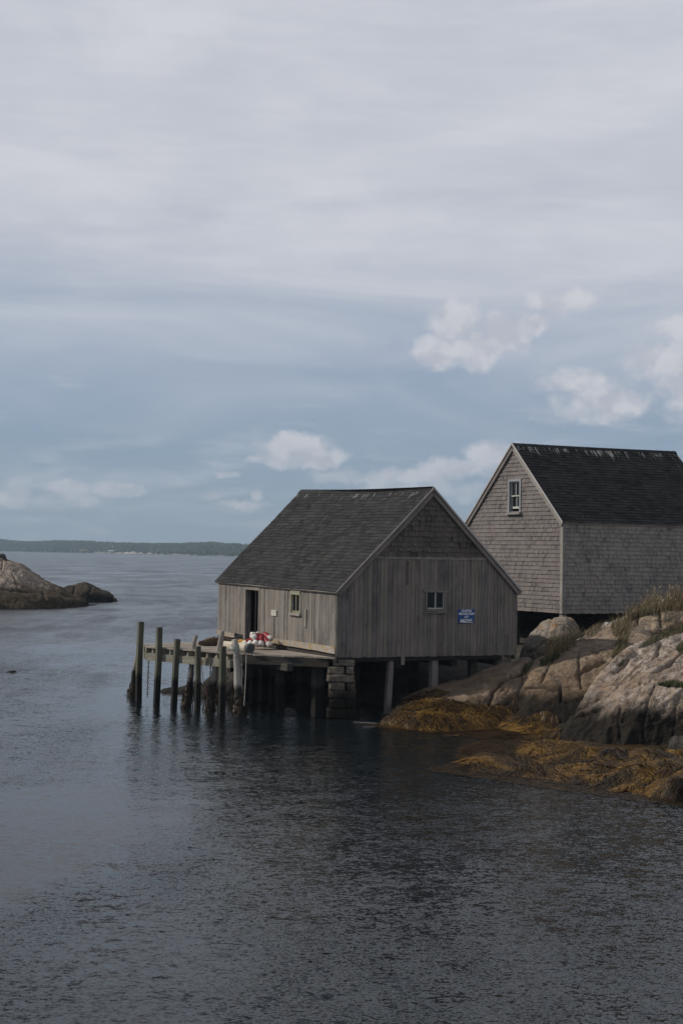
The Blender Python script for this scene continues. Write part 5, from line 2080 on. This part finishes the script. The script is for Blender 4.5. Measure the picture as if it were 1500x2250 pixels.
# strands floating on the surface beyond the bed edge
for poly, n in (([(935, 1690), (1000, 1676), (1110, 1694), (1250, 1714), (1390, 1742), (1500, 1760), (1500, 1772), (1380, 1756), (1240, 1736), (1100, 1716), (1000, 1702)], 1500),
                ([(1010, 1645), (1120, 1608), (1170, 1620), (1160, 1645), (1110, 1664), (1010, 1668)], 2600),
                ([(800, 1590), (870, 1588), (1000, 1604), (1130, 1596), (1140, 1602), (1000, 1612), (880, 1608)], 900), ([(1000, 1610), (1110, 1598), (1160, 1612), (1120, 1628), (1050, 1622)], 1400)):
    for (x, y) in sample(poly, n):
        c = onz(x, y, .012)
        a = random.gauss(.0, .35)
        d = Vector((math.cos(a), math.sin(a), 0))
        s = Vector((-d.y, d.x, 0))
        l = random.uniform(.1, .35)
        weed.add([c - d * l / 2, c + s * random.uniform(-.03, .03), c + d * l / 2 + s * random.uniform(-.04, .04)], s, random.uniform(.008, .02), random.uniform(.05, .75))
tag(weed.build('seaweed', M_WEED), 'golden brown rockweed strands draped over the shore and floating at its edge', 'seaweed', kind='stuff')

# ------------------------------------------------------------------ grass
gr = Ribbons()


def blades(poly, n, hmin, hmax, dry, lean=.35, w=.006):
    for (x, y) in sample(poly, n):
        p, nr_ = hit(x, y)
        if p is None or p.z < .9 or p.y > 70:
            continue
        h = random.uniform(hmin, hmax)
        a = random.gauss(.2, 1.1)
        d = Vector((math.cos(a), math.sin(a) * .6, 0)) * lean * h * random.uniform(.2, 1.2)
        side = Vector((random.uniform(-1, 1), random.uniform(-1, 1), 0))
        if side.length < .1:
            continue
        side.normalize()
        base_ = p - Vector((0, 0, .03))
        r_ = random.uniform(.42, 1.0) if random.random() < dry else random.uniform(0, .4)
        gr.add([base_, base_ + Vector((0, 0, h * .4)) + d * .2, base_ + Vector((0, 0, h * .75)) + d * .6, base_ + Vector((0, 0, h * .95)) + d], side, w * random.uniform(.7, 1.5), r_)
        if h > .35 and random.random() < .3 and r_ > .42:      # seed head
            t_ = base_ + Vector((0, 0, h * .93)) + d * .95
            gr.add([t_, t_ + Vector((0, 0, .05)) + d * .1, t_ + Vector((0, 0, .11)) + d * .25], side, .013, min(1, r_ + .1))


blades([(1375, 1348), (1420, 1330), (1500, 1318), (1500, 1340), (1440, 1347), (1390, 1364), (1368, 1374)], 3000, .15, .5, .75, .6, w=.005)
blades([(1400, 1345), (1440, 1328), (1500, 1314), (1500, 1335), (1440, 1342)], 900, .45, .85, .95, .5, w=.004)
blades([(1340, 1375), (1380, 1350), (1400, 1354), (1375, 1380), (1362, 1400), (1345, 1400)], 900, .12, .36, .7, .7, w=.005)
blades([(1192, 1455), (1202, 1425), (1240, 1414), (1268, 1404), (1262, 1420), (1230, 1440), (1200, 1458)], 1100, .2, .6, .7, .5, w=.005)
blades([(1262, 1406), (1310, 1376), (1330, 1374), (1325, 1386), (1270, 1412)], 420, .12, .35, .75, .7, w=.005)
blades([(1185, 1455), (1222, 1438), (1230, 1445), (1200, 1462), (1186, 1466)], 700, .08, .22, .1, .6)
blades([(1145, 1480), (1150, 1466), (1172, 1456), (1163, 1470), (1152, 1486)], 420, .08, .2, .3, .6)
blades([(1340, 1448), (1350, 1415), (1368, 1380), (1385, 1374), (1378, 1410), (1362, 1440)], 1000, .1, .3, .65, .7, w=.005)
blades([(1398, 1428), (1430, 1404), (1500, 1376), (1500, 1390), (1462, 1402), (1430, 1416)], 1700, .06, .2, .3, .6, w=.005)
blades([(1440, 1505), (1470, 1498), (1500, 1502), (1500, 1512), (1460, 1510)], 1300, .05, .15, .1, .6)
blades([(1482, 1424), (1500, 1410), (1500, 1430), (1488, 1434)], 400, .06, .15, .2, .6)
blades([(1350, 1465), (1366, 1450), (1374, 1452), (1362, 1466)], 200, .05, .1, .15, .6)
blades([(1300, 1362), (1325, 1350), (1350, 1356), (1340, 1370)], 200, .2, .5, .85, .6, w=.004)
blades([(1440, 1352), (1500, 1335), (1500, 1372), (1450, 1378)], 200, .08, .22, .5, .6)
tag(gr.build('grass', M_GRASS), 'dry tan and green grass tufts on the rocky bank below the shingled house', 'grass', kind='stuff')

# ------------------------------------------------------------------ far shore
sh_x = [-900, -300, 0, 270, 540, 800, 1200, 1700, 2400]
sh_Y = [3000, 2800, 2500, 2000, 1600, 1450, 1350, 1250, 1200]
top_y = {-900: 1172, -300: 1180, -60: 1181, 0: 1182, 45: 1186, 80: 1188, 130: 1184.5, 190: 1186, 250: 1189, 330: 1192, 390: 1191, 470: 1188.5, 545: 1193, 700: 1198, 1000: 1200, 1500: 1203, 2400: 1212}
ncx, ncr = 260, 14
HP_ = np.zeros((ncr, ncx, 3))
pxs = np.linspace(-800, 2300, ncx)
for j, x in enumerate(pxs):
    D = np.interp(x, sh_x, sh_Y)
    ty = np.interp(x, list(top_y), list(top_y.values()))
    topz = at(x, ty, D + 330).z - 4.8
    for i in range(ncr):
        k = i / (ncr - 1)
        Yd = D - 10 + k * 520
        p = at(x, 1200, Yd)
        prof = np.interp(k, [0, .04, .15, .4, .66, .85, 1], [-.06, .05, .22, .7, 1.0, .8, .3])
        HP_[i, j] = (p.x, Yd, topz * prof)
hp2 = HP_.reshape(-1, 3)
hp2[:, 2] += 1.5 * fbm(hp2, .012, 3, .5, 91) * (hp2[:, 2] > .5)


def hill_fn(t, b):
    pos = t.n('ShaderNodeNewGeometry').outputs['Position']
    n = t.noise(pos, .03, 5, .6)
    t.set(b, 'Base Color', t.mix(t.sm(n, .35, .65), (.022, .040, .018), (.045, .065, .028)))
    b.inputs['Roughness'].default_value = .95


M_HILL = mat('far hillside', hill_fn)
BV_keep = BV['all'][:]
ho = grid_mesh('hills', hp2, ncr, ncx, M_HILL)
ho['kind'] = 'structure'


def hill_z(j, k):
    i = k * (ncr - 1)
    i0 = int(min(i, ncr - 2))
    j0 = int(min(j, ncx - 2))
    fi, fj = i - i0, j - j0
    return (HP_[i0, j0] * (1 - fi) * (1 - fj) + HP_[i0 + 1, j0] * fi * (1 - fj) + HP_[i0, j0 + 1] * (1 - fi) * fj + HP_[i0 + 1, j0 + 1] * fi * fj)


def conifer_fn(t, b):
    rnd = t.n('ShaderNodeAttribute', attribute_name='rnd').outputs['Fac']
    t.set(b, 'Base Color', t.ramp(rnd, [(0, (.014, .028, .014)), (.5, (.026, .048, .02)), (1, (.055, .078, .03))]))
    b.inputs['Roughness'].default_value = .9


M_CONIF = mat('far conifers', conifer_fn)
fv, ff, fr = [], [], []


def add_tree(p, h, w, rnd, kind):
    b = len(fv)
    if kind == 0:
        tiers = [(0.02, 1.0), (.30, .55), (.30, .80), (.62, .32), (.62, .5), (1.0, .0)]
    else:
        tiers = [(0.0, .6), (.25, 1.0), (.55, 1.05), (.8, .75), (1.0, .12)]
    seg = 6
    for (z, r_) in tiers:
        for s in range(seg):
            a = 2 * math.pi * (s + random.uniform(-.2, .2)) / seg
            rr = r_ * w * random.uniform(.75, 1.2)
            fv.append((p[0] + rr * math.cos(a), p[1] + rr * math.sin(a), p[2] + z * h))
            fr.append(rnd)
    for i in range(len(tiers) - 1):
        for s in range(seg):
            s2 = (s + 1) % seg
            ff.append((b + i * seg + s, b + i * seg + s2, b + (i + 1) * seg + s2, b + (i + 1) * seg + s))


for _ in range(9500):
    k = random.uniform(.035, .72) ** 1.0
    x = random.uniform(-120, 760) if random.random() < .85 else random.uniform(-700, 2200)
    j = (x - pxs[0]) / (pxs[-1] - pxs[0]) * (ncx - 1)
    if 205 < x < 252 and k < .16 and random.random() < .85:
        continue
    p = hill_z(j, k)
    kind = 0 if random.random() < .72 else 1
    h = random.uniform(3.2, 5.4) * (1.2 if random.random() < .1 else 1) if kind == 0 else random.uniform(3.5, 5.5)
    add_tree((p[0], p[1], p[2] - .5), h, h * (.23 if kind == 0 else .42), random.random(), kind)
me = bpy.data.meshes.new('forest')
me.from_pydata(fv, [], ff)
a_ = me.attributes.new('rnd', 'FLOAT', 'POINT')
a_.data.foreach_set('value', np.array(fr, dtype=np.float32))
me.materials.append(M_CONIF)
fo = bpy.data.objects.new('forest', me)
COL.objects.link(fo)
tag(fo, 'dark conifer forest covering the low hills across the water', 'forest', kind='stuff')

# pale shore ledges
def ledge_fn(t, b):
    pos = t.n('ShaderNodeNewGeometry').outputs['Position']
    n = t.noise(pos, .12, 5, .65)
    z = t.n('ShaderNodeSeparateXYZ', i_0=pos).outputs[2]
    c = t.mix(t.sm(n, .35, .65), (.12, .11, .095), (.42, .37, .335))
    t.set(b, 'Base Color', t.mix(t.sm(z, .9, .3), c, (.05, .045, .04)))
    b.inputs['Roughness'].default_value = .9


M_LEDGE = mat('far shore rock', ledge_fn)
nls = 700
LP = np.zeros((5, nls, 3))
lx = np.linspace(-700, 2200, nls)
hh_ = np.interp(lx, [-700, 0, 150, 170, 185, 200, 215, 260, 290, 340, 360, 390, 440, 470, 540, 700, 2200], [.5, .5, .5, 1.0, .8, .5, 1.6, 3.0, 4.5, 3.2, 2.6, 2.2, .9, 1.5, .9, 1.5, 1.5])
nz_ = fbm(np.c_[lx * .18, lx * 0, lx * 0], 1.0, 4, .6, 5)
for j, x in enumerate(lx):
    D = np.interp(x, sh_x, sh_Y)
    h_ = max(.15, hh_[j] * (.55 + 1.0 * nz_[j]))
    for i, (dy, kz) in enumerate(((-34, -.4), (-30, .35), (-20, .8), (-8, 1.0), (14, .6))):
        p = at(x, 1200, D + dy)
        LP[i, j] = (p.x, D + dy + 3 * nz_[j], kz * h_ if kz > 0 else -1.0)
lo_o = grid_mesh('far_shore', LP.reshape(-1, 3), 5, nls, M_LEDGE)
lo_o['kind'] = 'structure'
lo_o.data.polygons.foreach_set('use_smooth', [False] * len(lo_o.data.polygons))

M_FH_W = plain('far white clapboard', (.62, .60, .57), .8, .1, 1)
M_FH_T = plain('far tan clapboard', (.40, .29, .22), .8, .1, 1)
M_FH_R = plain('far roof pale', (.50, .49, .48), .7, .1, 1)
M_FH_R2 = plain('far roof brown', (.20, .15, .12), .7, .1, 1)


def far_house(x, yb, dd, w, d, h, rh, mw, mr, label):
    D = np.interp(x, sh_x, sh_Y) + dd
    p = at(x, yb, D)
    t_ = thing('far_house', p, label, 'house')
    f = MB()
    f.box(p + Vector((-w / 2, 0, -3)), (w, 0, 0), (0, d, 0), (0, 0, h + 3))
    f.build('wall', mw, t_)
    f = MB()
    A = p + Vector((-w / 2 - .4, -.5, h))
    B = p + Vector((w / 2 + .4, -.5, h))
    R_ = Vector((0, d / 2 + .5, rh))
    Dp = Vector((0, d + 1, 0))
    f.face([A, B, B + R_, A + R_], [(0, 0)] * 4, .5)
    f.face([B + Dp, A + Dp, A + R_, B + R_], [(0, 0)] * 4, .5)
    f.face([A + Dp, A, A + R_], [(0, 0)] * 3, .5)
    f.face([B, B + Dp, B + R_], [(0, 0)] * 3, .5)
    f.face([A, A + Dp, B + Dp, B], [(0, 0)] * 4, .5)
    f.build('roof', mr, t_)
    f = MB()
    for k in (-.3, 0, .3):
        f.box(p + Vector((w * k - .4, -.06, h * .3)), (.8, 0, 0), (0, .05, 0), (0, 0, h * .5))
    f.build('window', M_GLASS, t_)


far_house(183, 1213.0, 4, 10, 6, 2.0, 1.6, M_FH_T, M_FH_R2, 'long low tan house at the waterline of the far shore')
far_house(244, 1212.5, 14, 6, 5, 1.2, 1.3, M_FH_W, M_FH_R, 'white roofed cottage close to the water on the far shore')
far_house(246, 1206.5, 120, 4.5, 5, 2.0, 2.2, M_FH_W, M_FH_R, 'small white gabled house highest up in the far forest clearing')
far_house(233, 1208.5, 95, 6, 5, 1.4, 1.2, M_FH_W, M_FH_R, 'pale low house in the far forest clearing left of the gabled one')

# ------------------------------------------------------------------ haze between here and the far shore
hz = MB()
hz.box((-3900, -40, -9), (7800, 0, 0), (0, 4680, 0), (0, 0, 90))
hm = bpy.data.materials.new('haze')
hm.use_nodes = True
t = NT(hm.node_tree)
out = t.n('ShaderNodeOutputMaterial')
pv = t.n('ShaderNodeVolumePrincipled')
pv.inputs['Color'].default_value = (.66, .83, 1.0, 1)
pv.inputs['Density'].default_value = .00021
t.nt.links.new(pv.outputs[0], out.inputs['Volume'])
ho_ = hz.build('haze', hm)
ho_['kind'] = 'stuff'
